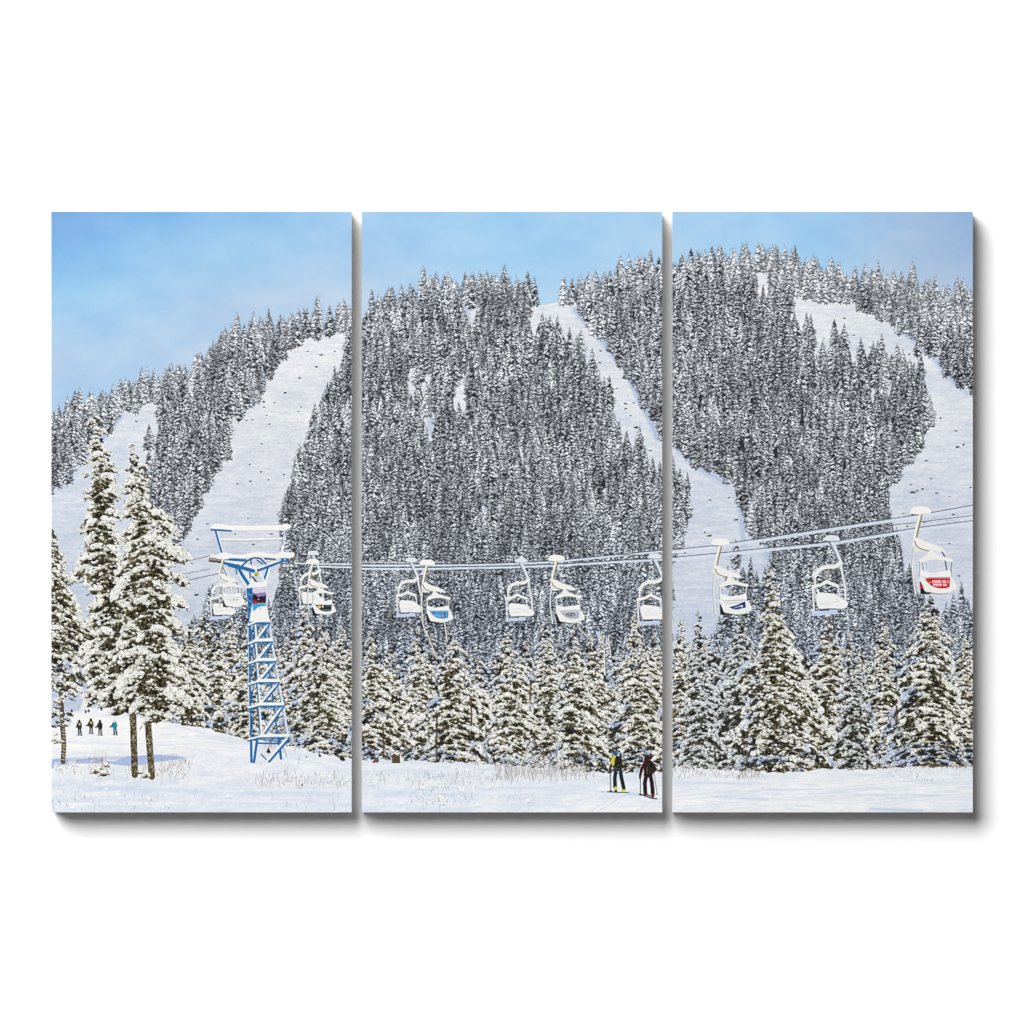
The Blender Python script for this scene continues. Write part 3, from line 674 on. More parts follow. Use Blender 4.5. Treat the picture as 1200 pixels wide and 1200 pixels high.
scrubby(64, 96, 892, 908, 170); scrubby(104, 130, 890, 910, 150, True); scrubby(146, 185, 898, 912, 150, True); scrubby(186, 224, 892, 914, 160, True)
scrubby(300, 412, 908, 924, 200); scrubby(580, 664, 884, 912, 420); scrubby(560, 660, 905, 918, 160); scrubby(430, 560, 908, 920, 190); scrubby(664, 700, 898, 912, 90)
scrubby(786, 890, 897, 912, 330); scrubby(1040, 1140, 902, 916, 60); scrubby(60, 200, 930, 950, 50); scrubby(480, 560, 925, 945, 110); scrubby(1136, 1140, 900, 910, 4)
stalks(580, 690, 898, 916, 240, 16); stalks(430, 600, 905, 925, 90, 8, a=(.2, .7)); stalks(290, 400, 912, 925, 60, 10); stalks(60, 240, 905, 935, 60, 9, a=(.2, .6))
stalks(60, 240, 935, 952, 20, 12, a=(.2, .5)); stalks(420, 560, 925, 952, 30, 13, a=(.2, .6)); stalks(320, 412, 935, 952, 12, 12); stalks(865, 890, 900, 916, 60, 9)
stalks(788, 900, 900, 914, 70, 7); stalks(575, 640, 925, 950, 22, 12, a=(.2, .5)); stalks(560, 776, 900, 916, 60, 7, a=(.2, .6)); stalks(970, 1140, 896, 903, 220, 5)
stalks(300, 350, 880, 924, 30, 10); stalks(108, 128, 892, 908, 30, 26, a=(.2, .5)); stalks(190, 222, 895, 908, 24, 22, a=(.2, .5))
# stumps at the edge of the wood
stump = item('tree_stump', 'brown sawn stump at the foot of the firs')
poly([(458, 885.5), (463, 884), (468.6, 886), (469, 894.5), (458.6, 894.5)], C(88, 74, 56), stump); ell(462, 884.6, 2, 1.2, 0, C(120, 64, 50), stump); line([(459, 888), (459, 894)], 1, C(230, 228, 220), stump)
rk = item('rock', 'small grey rock with a red patch')
ell(441, 891, 3.2, 2.8, 0, C(88, 92, 100), rk); ell(438.6, 892.6, 2.4, 1.2, -.3, C(176, 36, 40), rk)
for x, y, s_ in ((401, 889, 2.8), (374.6, 885.4, 1.5), (314.6, 881, 2.4), (359, 887, .8), (354, 920, .9)):
    r_ = item('rock', 'small dark rock in the snow')
    ell(x, y, s_, s_ * .9, 0, C(40, 38, 38), r_); ell(x + s_ * .6, y + s_ * .5, s_ * .7, s_ * .5, 0, C(52, 50, 50), r_); ell(x - .4 * s_, y - s_ * .8, s_ * .4, s_ * .5, 0, C(50, 46, 44), r_)

# ================================================================ 8 tall firs on the left
T1 = newfir('fir cut off by the left edge of the left canvas')
tr = item('trunk', None, T1)
line([(71, 800), (73, 845), (75, 870), (74, 893)], 5.4, C(96, 84, 62), tr); line([(71, 850), (73, 872), (72, 893)], 1.4, C(58, 50, 38), tr)
for k in range(12): line([(71 + U(0, 3), 850 + k * 3.6 + U(-1, 1)), (75 + U(0, 2), 851 + k * 3.6 + U(-1, 1))], 1.1, C(206, 200, 184), tr, .8)
fir(56, 610, 62, 800, 36, LIT, T1, prof=[(0, .06), (.12, .4), (.25, .62), (.5, .85), (.75, 1), (1, 1)], rmul=1.5, warp=.22)
for _ in range(30): bough(U(60, 86), U(794, 852), U(3, 5.5), U(0, 1), T1, LIT if U() < .6 else SHD)
dabs(T1, 60, 100, 615, 850, 900)
for _ in range(5): bough(U(62, 72), U(856, 870), U(2, 3.4), -.5, T1, LIT)
T2 = newfir('tallest fir leaning left with a thin snow tipped top'); T2t = item('trunk', None, T2)
T3 = newfir('second tall fir with a broad snow shelf, twin of the tallest'); T3t = item('trunk', None, T3)
def trunk(pts, w, idn):
    line(pts, w, C(92, 80, 58), idn)
    line([(x - w * .32, y) for x, y in pts], w * .3, C(62, 52, 38), idn, .8)
    (ax, ay), (bx, by) = pts[0], pts[-1]
    for _ in range(int((by - ay) * 2.6)):
        t_ = U(); x, y = ax + (bx - ax) * t_, ay + (by - ay) * t_
        ell(x + U(-.45, .5) * w, y, U(.4, .9), U(.4, 1.1), 0, C(198, 190, 166) if U() < .45 else C(66, 56, 42), idn, .7)
trunk([(153, 780), (156, 840), (158, 908)], 7.5, T2t)
trunk([(172, 826), (175, 870), (178, 910)], 7.5, T3t)
def column(path, idn, rmul, gap, dens=1.0, lean=1.0):
    """a tall ragged crown along a bent axis: path = (y, axis x, left half width, right half width)"""
    ys = [p[0] for p in path]
    f = lambda y, c: float(np.interp(y, ys, [p[c] for p in path]))
    y = ys[0]
    while y < ys[-1]:                # inside
        q = min(1, (f(y, 2) + f(y, 3)) / 24)
        for _ in range(int(1 + (f(y, 2) + f(y, 3)) / 9)):
            x = f(y, 1) + U(-f(y, 2), f(y, 3)) * .7
            ell(x, y + U(-2, 2) * q, U(1.6, 3.8) * q, U(1.6, 3.0) * q, U(-.5, .5), C(32, 30, 22) + U(-8, 18), idn, .93)
        y += 3
    y = ys[-1]
    p1, p2 = U(0, 6), U(0, 6)
    while y > ys[0]:
        L, R = f(y, 2), f(y, 3)
        tt = (y - ys[0]) / (ys[-1] - ys[0])
        m_ = max(1, int((L + R) / 6.6 * dens))
        for j in sorted([U(-1, 1) for _ in range(m_)], key=lambda v: -abs(v)):
            wl = (L if j < 0 else R) * (.86 + .36 * math.sin(y * .22 + p1 + 2 * (j > 0)) + .14 * math.sin(y * .5 + p2))
            if U() < gap: continue
            r = (1.4 + 3.6 * min(1, tt * 3)) * U(.55, 1.5) * rmul
            lit = U() < (.9 if j < 0 else 1)
            x, yy = f(y, 1) + j * wl, y + abs(j) ** 1.5 * (L + R) * .1 + U(-1.5, 1.5)
            if lit: bough(x, yy, r, j, idn, LIT)
            else:
                for _ in range(4): ell(x + U(-1, 1) * r * .6, yy + U(-1, 1) * r * .4, r * U(.25, .5), r * U(.2, .4), j * .5 + U(-.4, .4), C(92, 84, 60) * U(.5, 1.3), idn, .9)
                ell(x, yy - r * .2, r * .5, r * .22, j * .4, C(216, 216, 200), idn, .9)
        y -= 4.2
column([(478, 113, 1, 1), (490, 112, 4, 4), (505, 112, 7, 7), (520, 115, 9, 8), (545, 118, 12, 13), (560, 119, 16, 12), (585, 120, 16, 18), (610, 118, 18, 20), (640, 120, 24, 22),
        (665, 120, 28, 22), (690, 128, 24, 24), (720, 135, 28, 24), (750, 140, 36, 26), (780, 148, 44, 24), (805, 150, 48, 22), (826, 150, 34, 18)], T2, 1.75, .2, .85)
column([(519, 154, 1, 1), (530, 155, 5, 5), (545, 158, 8, 10), (560, 160, 8, 12), (575, 161, 12, 12), (590, 164, 20, 16), (605, 168, 12, 26), (625, 172, 20, 32), (645, 172, 26, 42), (665, 170, 28, 30),
        (690, 170, 26, 38), (715, 172, 26, 38), (740, 174, 30, 36), (765, 174, 36, 38), (790, 176, 30, 36), (815, 180, 20, 34), (836, 184, 12, 20)], T3, 1.85, .2, .8)
for x, y, r, sd_ in ((150, 566, 8, -.6), (149, 575, 6, -.4), (168, 545, 6, .4), (172, 556, 6, .5), (188, 602, 10, .7), (200, 608, 6, .8), (192, 640, 11, .5), (205, 650, 9, .9), (150, 622, 8, -.5), (176, 632, 9, .2),
                    (192, 704, 12, .4), (165, 704, 9, -.2), (150, 735, 9, -.4), (186, 738, 10, .4), (196, 770, 9, .6), (170, 765, 9, 0), (160, 790, 8, -.3),
                    (122, 505, 5, .6), (106, 494, 6, -.5), (126, 530, 6, .6), (110, 535, 6, -.5), (128, 558, 8, .6), (132, 576, 9, .6), (104, 575, 6, -.6), (130, 600, 7, .5), (108, 612, 9, -.4), (98, 655, 8, -.7),
                    (115, 640, 9, 0), (112, 690, 9, -.3), (122, 740, 10, -.2), (108, 765, 9, -.6), (120, 800, 10, -.4), (104, 812, 8, -.6), (140, 815, 8, 0)):
    bough(x, y, r * .92, sd_, T2 if x < 140 and not (y > 560 and x > 146) else T3, LIT)
dabs(T2, 80, 175, 480, 830, 2800); dabs(T3, 140, 222, 520, 850, 2500)
for x, y, r in ((118, 900, 5), (124, 896, 4), (122, 905, 6), (112, 903, 5), (164, 904, 4), (170, 908, 5)):
    bough(x, y, r, U(-.6, .6), scrub, LIT)

# ================================================================ 9 the lift tower
tw = item('lift_tower', 'blue steel lattice chairlift tower capped with snow')
BL = C(36, 112, 170); BD = C(26, 84, 138); SNW = C(243, 244, 242)
lad = item('lattice_mast', None, tw); arm = item('crossarm', None, tw); frm = item('upper_frame', 'snow topped work frame above the crossarm', tw)
shv = item('sheave', None, tw); pst = item('picture_board', 'small board with a purple and dark picture', tw); mk = item('marker', 'yellow green marker in the tower head', tw)
brc = item('brace', None, tw)
lv = [(729, 297, 316), (751, 297.5, 319), (774, 299, 323), (798.5, 300.5, 327), (826, 302, 332), (863, 303.5, 338)]
line([(292.3, 727), (292.8, 800), (294.5, 893)], 2.4, BL, lad); line([(290.8, 729), (291.2, 800), (293, 868)], 1.0, C(200, 214, 230), lad)
line([(310, 735), (316, 790), (324, 850), (329, 889)], 2.0, BL, lad)
for (ya, xa, xb), (yb, xc, xd) in zip(lv[:-1], lv[1:]):
    line([(292.5, ya + 4), (297.6, yb - 1)], 1.3, BL, lad); line([(298, ya + 3), (293, yb - 2)], 1.3, BD, lad)
    line([(xa + 3, ya + 8), ((xa + xb) / 2, yb - 5), (xb - 2, yb - 1)], 1.3, BL if ya > 790 else C(120, 160, 196), lad, .8)
    line([(xa + 1, ya + 2), (xc + 2, yb)], 3.0, BL, lad); line([(xa + 2.2, ya + 2), (xc + 3, yb)], 2.0, SNW, lad)
    line([(xb - .5, ya + 2), (xd - .5, yb)], 3.0, C(214, 224, 236), lad); line([(xb - 1.8, ya + 2), (xd - 2.2, yb)], .9, C(90, 146, 190), lad)
    line([(xb - 1, ya + 3.2), (xc + 4.4, yb - .4)], 3.4, BL, lad); line([(xb - 2, ya + 2), (xc + 3, yb - 1.6)], 2.4, SNW, lad)
for (y_, xa, xb) in lv[::-1]:
    line([(xa - 3, y_ + 1.8), (xb, y_ + 1.4)], 2.2, BL, lad); line([(291, y_ + 5), (xa - 1, y_ + 2)], 2.4, BL, lad)
    line([(xa + 2, y_ - 1), (xb - .5, y_ - 1.2)], 3.6 if y_ > 740 else 2, SNW, lad); line([(291, y_ + 3.2), (xa + 3, y_ - .6)], 2.2, SNW, lad)
    line([(xa + 5, y_ + 4), (xb - 3, y_ + 3.4)], 1.3, C(60, 124, 176), lad, .8)
poly([(306, 870), (326, 870), (318, 886), (306, 888)], C(222, 226, 234), 0, .8)
for _ in range(12): x = U(307, 322); line([(x, 870), (x + U(-1, 1), 876)], .6, C(150, 120, 120), 0, .5)
line([(294.6, 868), (295, 892.5)], 2.2, BL, lad); line([(301.6, 866), (297.6, 893)], 3.0, BL, lad); line([(304, 867), (305, 888)], 1.6, C(224, 230, 238), lad)
line([(303, 871), (334, 871.5)], 2.0, C(50, 112, 166), lad); line([(305, 866.5), (336, 870)], 1.2, BL, lad)
line([(327, 866), (329.4, 889)], 2.8, BL, lad); line([(331, 872), (336, 887)], .8, C(140, 140, 150), lad)
line([(338, 866), (315.5, 892)], 3.6, BL, lad); line([(336, 865), (314, 890.5)], 2.5, SNW, lad); line([(306, 884), (312, 890)], 1.4, BL, lad)
ell(314.6, 880.6, 2.2, 2.0, 0, C(34, 30, 30), 0); ell(314.6, 878, .9, 1.6, 0, C(34, 30, 30), 0)
# head of the mast
poly([(288.6, 690), (297, 686), (296.5, 712), (294, 728), (291, 730), (290.5, 708)], BL, lad)
for k in range(9): line([(290.6 + U(0, 2), 692 + k * 3.8), (295, 694.5 + k * 3.8)], .8, C(150, 186, 214) if k % 2 else BD, lad, .8)
poly([(295.5, 708), (312, 707.5), (316.4, 728), (292, 728.6)], SNW, lad)
poly([(296, 707.5), (311.8, 707.5), (312, 710), (307, 710.6), (302, 711.8), (299, 715), (296.6, 716.5)], C(58, 168, 216), lad); ell(305, 713.5, .8, .6, 0, C(190, 110, 110), lad)
poly([(295.8, 686), (311.4, 686), (311.6, 707), (296.3, 707)], C(216, 210, 226), pst)
poly([(296, 694), (300, 695.6), (306, 694.6), (311.5, 694), (311.6, 703), (296, 703)], C(146, 126, 180), pst)
poly([(296, 697), (299, 696.5), (303, 700), (306, 698.4), (309, 699), (311.6, 696.8), (311.6, 706.6), (296, 706.6)], C(40, 30, 48), pst)
poly([(296, 703), (299, 702.6), (304, 706.5), (296.2, 706.8)], C(172, 30, 36), pst); ell(303, 702.5, 1.2, .6, .4, C(200, 180, 190), pst); ell(308, 705, 1.6, .8, 0, C(150, 30, 40), pst)
# V brackets
line([(278.6, 663), (284, 674), (292.5, 686)], 4.0, BL, brc); line([(281.5, 664.6), (294.6, 685.5)], 1.3, SNW, brc); line([(283.8, 664), (297.5, 685)], 1.9, SNW, brc); line([(279, 671), (288.6, 687.6)], 1.3, SNW, brc); line([(276.6, 667), (277.6, 673)], 1.6, BL, brc)
line([(314.5, 664), (312, 672), (309.4, 679)], 2.4, BL, brc); line([(316.6, 664), (311.4, 684)], 1.9, SNW, brc); line([(303, 667.6), (311, 683)], 2.0, SNW, brc)
line([(299, 666), (295.5, 682)], 1.7, SNW, brc); line([(296, 676), (301, 682.6)], 2.0, C(40, 70, 104), brc); line([(292.6, 668), (293.4, 677)], 1.8, C(60, 110, 150), brc); line([(285, 667), (296, 670)], 2.4, C(150, 170, 200), brc)
poly(smooth_pts([(290, 686), (296, 681.5), (304, 682.6), (311.5, 681.5), (313.4, 685), (311, 688), (296, 688), (290.6, 690)]), SNW, brc)
ell(300.6, 671.8, 2.8, 4.2, .15, C(196, 196, 116), mk); ell(300, 673.6, 1.6, 1.2, 0, C(120, 124, 66), mk, .7); line([(299.6, 664.5), (300.4, 669)], 2.2, SNW, mk)
# crossarm
line([(257, 658), (280, 664.4), (297, 669)], 4.0, BL, arm); line([(302.6, 668.4), (315, 663.8), (331, 657.4)], 3.0, BL, arm)
line([(264, 657.4), (284, 660.6), (299, 666)], 2.4, SNW, arm); line([(303, 665.6), (316, 660.6), (330, 656)], 2.0, SNW, arm); line([(268, 663.6), (279, 666.4)], 1.0, BD, arm)
line([(263.6, 655), (287, 656.4)], 3.4, BL, arm); line([(284, 663), (290, 657), (297.5, 653.6), (305, 654.4), (311.5, 661)], 1.9, BD, arm)
line([(293.6, 655), (294.4, 661)], 1.7, BD, arm); line([(301.6, 656.6), (307.6, 661)], 1.9, BL, arm); line([(311, 654.4), (322, 655.2)], 2.6, BD, arm); line([(314, 657.6), (329, 656.6)], 1.3, C(214, 214, 190), arm)
poly([(330, 654), (338.6, 653), (339, 657.6), (332, 658.6), (328.6, 657.4)], BL, arm); ell(333.8, 655.6, 1.0, .9, 0, SNW, arm)
poly(smooth_pts([(244.6, 652.6), (248, 649.6), (254, 650.4), (260, 646.6), (268, 648.6), (280, 650.8), (292, 648.4), (300, 646.4), (310, 647.4), (320, 650), (328, 648), (331, 645.6), (338, 647.6), (344, 647), (346, 652), (341, 654.4), (330, 653.6), (322, 654.6), (311, 653.6), (298, 652.6), (288, 655), (270, 653.8), (258, 654.6), (250, 652.4)]), C(246, 246, 242), arm)
line([(262, 653.6), (286, 654.6), (300, 652.2), (322, 654)], .9, C(196, 200, 200), arm, .8)
for k in range(5):
    ell(246.6 + k * 2.9, 656 + .3 * k, 1.9, 2.4, 0, C(84, 74, 56), shv); ell(247 + k * 2.9, 655.4 + .3 * k, 1.0, 1.2, 0, C(196, 188, 164), shv)
line([(245, 657.8), (259, 659)], 1.2, C(70, 62, 50), shv); ell(341.6, 655.6, 1.8, 1.8, 0, C(116, 74, 56), shv); ell(344.6, 652.6, 1.2, 3, 0, C(130, 116, 92), shv); ell(344, 650.8, 1.2, 1.6, 0, SNW, shv)
# frame above
line([(252.6, 621), (256.2, 634), (259.8, 646.4)], 2.8, BL, frm); line([(254.4, 622), (257.8, 634), (261.4, 646.4)], 1.3, SNW, frm)
line([(258, 632.2), (285, 632.4), (331.6, 631)], 2.2, C(246, 246, 244), frm); line([(260, 633.6), (290, 633.8), (330, 632.4)], .8, C(176, 184, 198), frm)
line([(333.4, 622), (332.6, 634), (330.6, 647.6)], 1.8, C(206, 218, 234), frm); line([(331.6, 640), (330, 648)], 3.0, SNW, frm)
line([(247.6, 620.8), (256, 621.2), (271, 622.2)], 2.2, BL, frm)
poly(smooth_pts([(246.6, 619.6), (247, 615.6), (251, 613.6), (262, 614.4), (275, 616.2), (300, 615.8), (325, 615.8), (336, 613.8), (341.4, 615.4), (339.6, 619), (334, 621.6), (318, 621.4), (300, 622), (275, 621.8), (262, 620)]), C(248, 248, 245), frm)
line([(274, 621.6), (300, 621.8), (332, 621.4)], .8, C(204, 210, 218), frm, .8)

# chairs on the near side of the line
near_chair(261, 655, .60, 'near side chair with blank pale board left of the tower', ('blank pale board on the backrest', sign_white))
near_chair(366, 660.5, .64, 'near side chair with navy and gold sign right of the tower', ('navy and gold sign', sign_gold))
near_chair(500, 662, .72, 'near side chair with a light blue sign', ('light blue sign', sign_blue))
near_chair(651.5, 657, .78, 'near side chair with a grey picture sign', ('grey picture sign', sign_grey))
near_chair(843.5, 638.5, .87, 'near side chair with a dark blue sign', ('white sign with a dark blue sweep', sign_dark))
near_chair(1078, 602, 1.0, 'near side chair with a bright red sign', ('bright red sign with two lines of white lettering', sign_red))
# snow covered top shoots that stand in front of chairs
for x0, y0, x1, y1 in ((493, 722, 500, 745), (521, 728, 524, 752), (500, 740, 512, 772), (572, 0, 0, 0), (677, 733, 690, 748), (713, 745, 716, 770), (708, 760, 709, 790)):
    if y0:
        line([(x0, y0), (x1, y1)], 1.5, C(232, 232, 224), 0); line([(x0 + 1.0, y0 + 1), (x1 + 1.0, y1)], .8, C(120, 110, 76), 0)

# ================================================================ 10 people
def person(label): return item('person', label)
a_ = person('skier in yellow and black jacket with a black backpack, seen from behind, poles in hand')
line([(715.4, 903), (715.6, 927.5)], 1.0, C(116, 120, 130), 0)
pl = item('ski_pole', None, a_); sk = item('ski', None, a_); bp = item('backpack', 'black backpack', a_); bo = item('ski_boot', 'lime yellow ski boot', a_); ht = item('cap', 'blue cap', a_)
jk = item('jacket', 'yellow jacket with dark sleeves', a_); tr_ = item('trousers', 'dark navy trousers', a_)
line([(704, 927.6), (716, 927.6)], 1.6, C(196, 208, 232), 0, .7, soft=2)
line([(712, 928), (724, 928.6), (737, 928.6)], 1.3, C(84, 92, 108), sk)
line([(715.2, 905), (715.8, 926.6)], 1.1, C(104, 110, 122), pl); ell(715.8, 927.3, 1.7, .8, 0, C(44, 52, 70), pl)
line([(722, 902), (720.4, 912), (720.8, 922)], 4.4, C(34, 44, 60), tr_); line([(726.6, 902), (728.4, 912), (731, 924)], 4.4, C(30, 40, 56), tr_)
ell(724, 903, 5.0, 3.4, 0, C(36, 48, 66), tr_); ell(724.4, 904.6, 1.2, .7, 0, C(222, 226, 230), tr_)
ell(722, 923.6, 2.2, 1.9, .2, C(206, 214, 50), bo); ell(721.6, 926.8, 2.0, 1.2, .1, C(34, 36, 34), bo); ell(730.6, 926.6, 2.4, 1.6, -.3, C(206, 214, 50), bo)
poly(smooth_pts([(716.6, 888), (720, 885), (728, 887), (731.6, 895), (730, 901.5), (719, 902), (717.6, 896)], 1), C(70, 70, 74), jk)
poly(smooth_pts([(716.2, 889), (720, 884.8), (722.6, 886), (720, 896), (717, 898.5), (715.2, 896)], 1), C(208, 202, 56), jk)
line([(716.2, 896.6), (715, 900), (714.4, 904.6)], 2.7, C(58, 60, 58), jk); line([(728.8, 893), (731, 896.6)], 2.0, C(190, 184, 60), jk); ell(730.6, 898, 1.9, 1.6, -.4, C(34, 32, 34), jk); ell(714.2, 905, 1.3, 1.2, 0, C(28, 28, 30), jk)
poly(smooth_pts([(720.8, 887.6), (724, 885.4), (728, 887.6), (729.4, 894), (728.6, 900.6), (721.4, 900.4), (720, 895)], 1), C(38, 36, 38), bp)
ell(727.3, 885.6, 1.4, 3.2, 0, C(50, 54, 62), bp); line([(723, 897.2), (727, 897)], .8, C(74, 72, 76), bp)
ell(721.2, 883, 3.2, 2.3, -.15, C(30, 92, 146), ht); ell(724.4, 882.4, 1.4, 1.0, .3, C(130, 170, 196), ht)
b_ = person('skier in dark red hooded jacket with a dark pack, seen from behind beside the canvas edge')
pl = item('ski_pole', None, b_); sk = item('ski', None, b_); bp = item('backpack', 'dark olive backpack', b_); bo = item('ski_boot', 'red ski boot', b_); ht = item('hood', 'dark red hood', b_)
jk = item('jacket', 'dark red jacket', b_); tr_ = item('trousers', 'dark maroon trousers', b_)
line([(736, 930), (752, 931.4)], 2.6, C(192, 206, 232), 0, .7, soft=2)
line([(750, 930.6), (757, 933), (763, 935.4), (769.6, 936)], 1.5, C(46, 54, 70), sk); line([(757, 930.6), (764, 933.6)], 1.6, C(50, 66, 88), sk)
line([(750.4, 912), (750.5, 931)], 1.1, C(96, 104, 116), pl); ell(750.5, 931.4, 1.7, .9, 0, C(40, 50, 70), pl); line([(766.4, 906), (768, 917), (770, 930)], 1.0, C(140, 148, 158), pl); ell(770, 930.6, 1.2, .8, 0, C(120, 130, 142), pl)
line([(757.4, 908), (755.6, 918), (756.4, 930)], 4.6, C(44, 26, 32), tr_); line([(762, 908), (764, 918), (765, 930)], 4.6, C(40, 24, 30), tr_); ell(759.4, 907.6, 5.2, 3.6, 0, C(50, 24, 32), tr_)
ell(756.2, 931.2, 2.0, 1.8, 0, C(90, 40, 46), bo); ell(765, 932.4, 2.0, 2.6, 0, C(116, 42, 50), bo)
poly(smooth_pts([(753, 895), (757, 890), (763, 891), (767, 896), (767.6, 904), (764, 908), (755, 907.6), (754, 900)], 1), C(58, 26, 32), jk)
line([(754.4, 896), (751.6, 902), (750.2, 909)], 3.2, C(64, 26, 32), jk); line([(765.6, 897), (768.4, 901), (766.4, 904)], 3.0, C(60, 26, 32), jk); ell(750, 911.4, 1.4, 1.6, 0, C(34, 26, 30), jk)
poly(smooth_pts([(758.4, 895), (763, 893.4), (766.2, 897), (765.6, 904), (762, 908), (757, 906.6)], 1), C(44, 44, 36), bp); ell(763.6, 897, 2.0, 2.8, -.2, C(24, 30, 32), bp); line([(758, 899), (758.6, 906)], 1.4, C(84, 82, 46), bp)
ell(757.8, 889.4, 3.0, 3.6, .1, C(62, 26, 34), ht); ell(757.2, 885.6, 1.5, .9, 0, C(70, 50, 40), ht)
def small(x, top, body, legs, label, lean=0, acc=None, arm=False, hd=None):
    p = person(label)
    tr2 = item('trousers', None, p); jk2 = item('jacket', None, p); s2 = item('ski', None, p); hh = item('cap', None, p)
    line([(x - 3.4, top + 18.2), (x + 3.6, top + 18.6)], 1.0, C(170, 176, 190), s2, .9)
    line([(x - .9, top + 9), (x - 1.2 + lean, top + 17.4)], 1.7, legs, tr2); line([(x + 1, top + 9), (x + 1.6 + lean, top + 17.8)], 1.7, legs * .8, tr2)
    poly(smooth_pts([(x - 2.6, top + 4), (x, top + 2), (x + 2.8, top + 4), (x + 3, top + 9), (x + 1.6, top + 11.6), (x - 1.6, top + 11.6), (x - 2.8, top + 8)], 1), body, jk2)
    line([(x - 2.4, top + 5), (x - 3.4, top + 9)], 1.2, body * .8, jk2)
    if arm: line([(x - 2.4, top + 6.5), (x - 5.6, top + 9)], 1.2, C(40, 44, 52), jk2)
    if acc is not None: ell(x + .2, top + 5.4, 1.2, 1.4, 0, acc, jk2)
    ell(x - .1, top + 1.8, 1.5, 1.7, 0, hd if hd is not None else C(60, 52, 40), hh)
small(93, 843.4, C(50, 52, 48), C(48, 56, 78), 'distant skier in dark clothes, leftmost of the four', .6, C(190, 184, 150))
small(106.6, 841.6, C(56, 46, 32), C(52, 50, 38), 'distant skier in brown with a pale yellow hood, second of the four', 0, C(206, 190, 130), True, C(54, 44, 26))
small(117.2, 843.4, C(44, 42, 44), C(56, 56, 60), 'distant skier in black, third of the four', 0, None, True, C(40, 38, 38))
small(134.4, 843.0, C(32, 140, 174), C(50, 28, 42), 'distant skier in a bright turquoise jacket, last of the four', .8, None, True, C(222, 222, 220))
for x, y in ((84, 833), (100.5, 834), (104, 833), (119, 831)): ell(x, y, 1.3, 1.8, 0, C(60, 54, 44), 0, .9)

# ================================================================ 11 the print: crisp like the photograph, with fine grain
def blur(a):
    p = np.pad(a, ((1, 1), (1, 1), (0, 0)), mode='edge')
    p = .25 * p[:-2] + .5 * p[1:-1] + .25 * p[2:]
    return .25 * p[:, :-2] + .5 * p[:, 1:-1] + .25 * p[:, 2:]
sharp = RGB + (RGB - blur(blur(RGB))) * .55
hill = (np.arange(H)[:, None] >= 0) & (IDS != sky)
RGB = np.where(hill[..., None], sharp, RGB)
g = np.random.default_rng(5).normal(0, 1, (H, W)).astype(np.float32)
RGB += g[..., None] * np.where(hill, 3.0, 1.3)[..., None]
RGB = np.clip(RGB, 0, 255)
#__PAINT_END__
import bpy
for blk in (bpy.data.objects, bpy.data.meshes, bpy.data.materials, bpy.data.lights, bpy.data.cameras):
    for b in list(blk): blk.remove(b)
scene = bpy.context.scene
COL = scene.collection
ILLUM = 1.42          # what a white surface under the lamp comes out at; inks are mixed for it

def lin(c):
    c = c / 255.0
    return np.where(c <= .04045, c / 12.92, ((c + .055) / 1.055) ** 2.4)

# ---------------------------------------------------------------- materials
def new_mat(name):
    m = bpy.data.materials.new(name); m.use_nodes = True
    nt = m.node_tree; b = nt.nodes['Principled BSDF']
    return m, nt, b
def weave(nt, b, strength, scale=1500):
    tc = nt.nodes.new('ShaderNodeTexCoord')
    w1 = nt.nodes.new('ShaderNodeTexWave'); w1.bands_direction = 'X'; w1.inputs['Scale'].default_value = scale / 6.3; w1.inputs['Distortion'].default_value = .4
    w2 = nt.nodes.new('ShaderNodeTexWave'); w2.bands_direction = 'Z'; w2.inputs['Scale'].default_value = scale / 6.3; w2.inputs['Distortion'].default_value = .4
    nz = nt.nodes.new('ShaderNodeTexNoise'); nz.inputs['Scale'].default_value = 420; nz.inputs['Detail'].default_value = 2
    ad = nt.nodes.new('ShaderNodeMath'); ad.operation = 'ADD'; ad2 = nt.nodes.new('ShaderNodeMath'); ad2.operation = 'ADD'
    bp = nt.nodes.new('ShaderNodeBump'); bp.inputs['Strength'].default_value = strength; bp.inputs['Distance'].default_value = .00015
    for t in (w1, w2, nz): nt.links.new(tc.outputs['Object'], t.inputs['Vector'])
    nt.links.new(w1.outputs['Fac'], ad.inputs[0]); nt.links.new(w2.outputs['Fac'], ad.inputs[1])
    nt.links.new(ad.outputs[0], ad2.inputs[0]); nt.links.new(nz.outputs['Fac'], ad2.inputs[1])
    nt.links.new(ad2.outputs[0], bp.inputs['Height']); nt.links.new(bp.outputs['Normal'], b.inputs['Normal'])
INK, nt, b = new_mat('printed_canvas_ink')
at = nt.nodes.new('ShaderNodeAttribute'); at.attribute_name = 'ink'
nt.links.new(at.outputs['Color'], b.inputs['Base Color'])
b.inputs['Roughness'].default_value = .85; b.inputs['Specular IOR Level'].default_value = .08
weave(nt, b, .12)
CANVAS, nt, b = new_mat('raw_cotton_canvas')
b.inputs['Roughness'].default_value = .9; b.inputs['Specular IOR Level'].default_value = .1
nz = nt.nodes.new('ShaderNodeTexNoise'); nz.inputs['Scale'].default_value = 300
rp = nt.nodes.new('ShaderNodeValToRGB'); rp.color_ramp.elements[0].color = (.70, .70, .70, 1); rp.color_ramp.elements[1].color = (.80, .80, .80, 1)
nt.links.new(nz.outputs['Fac'], rp.inputs['Fac']); nt.links.new(rp.outputs['Color'], b.inputs['Base Color'])
weave(nt, b, .3)
WOOD, nt, b = new_mat('pine_stretcher_wood')
wv = nt.nodes.new('ShaderNodeTexWave'); wv.inputs['Scale'].default_value = 30; wv.inputs['Distortion'].default_value = 4
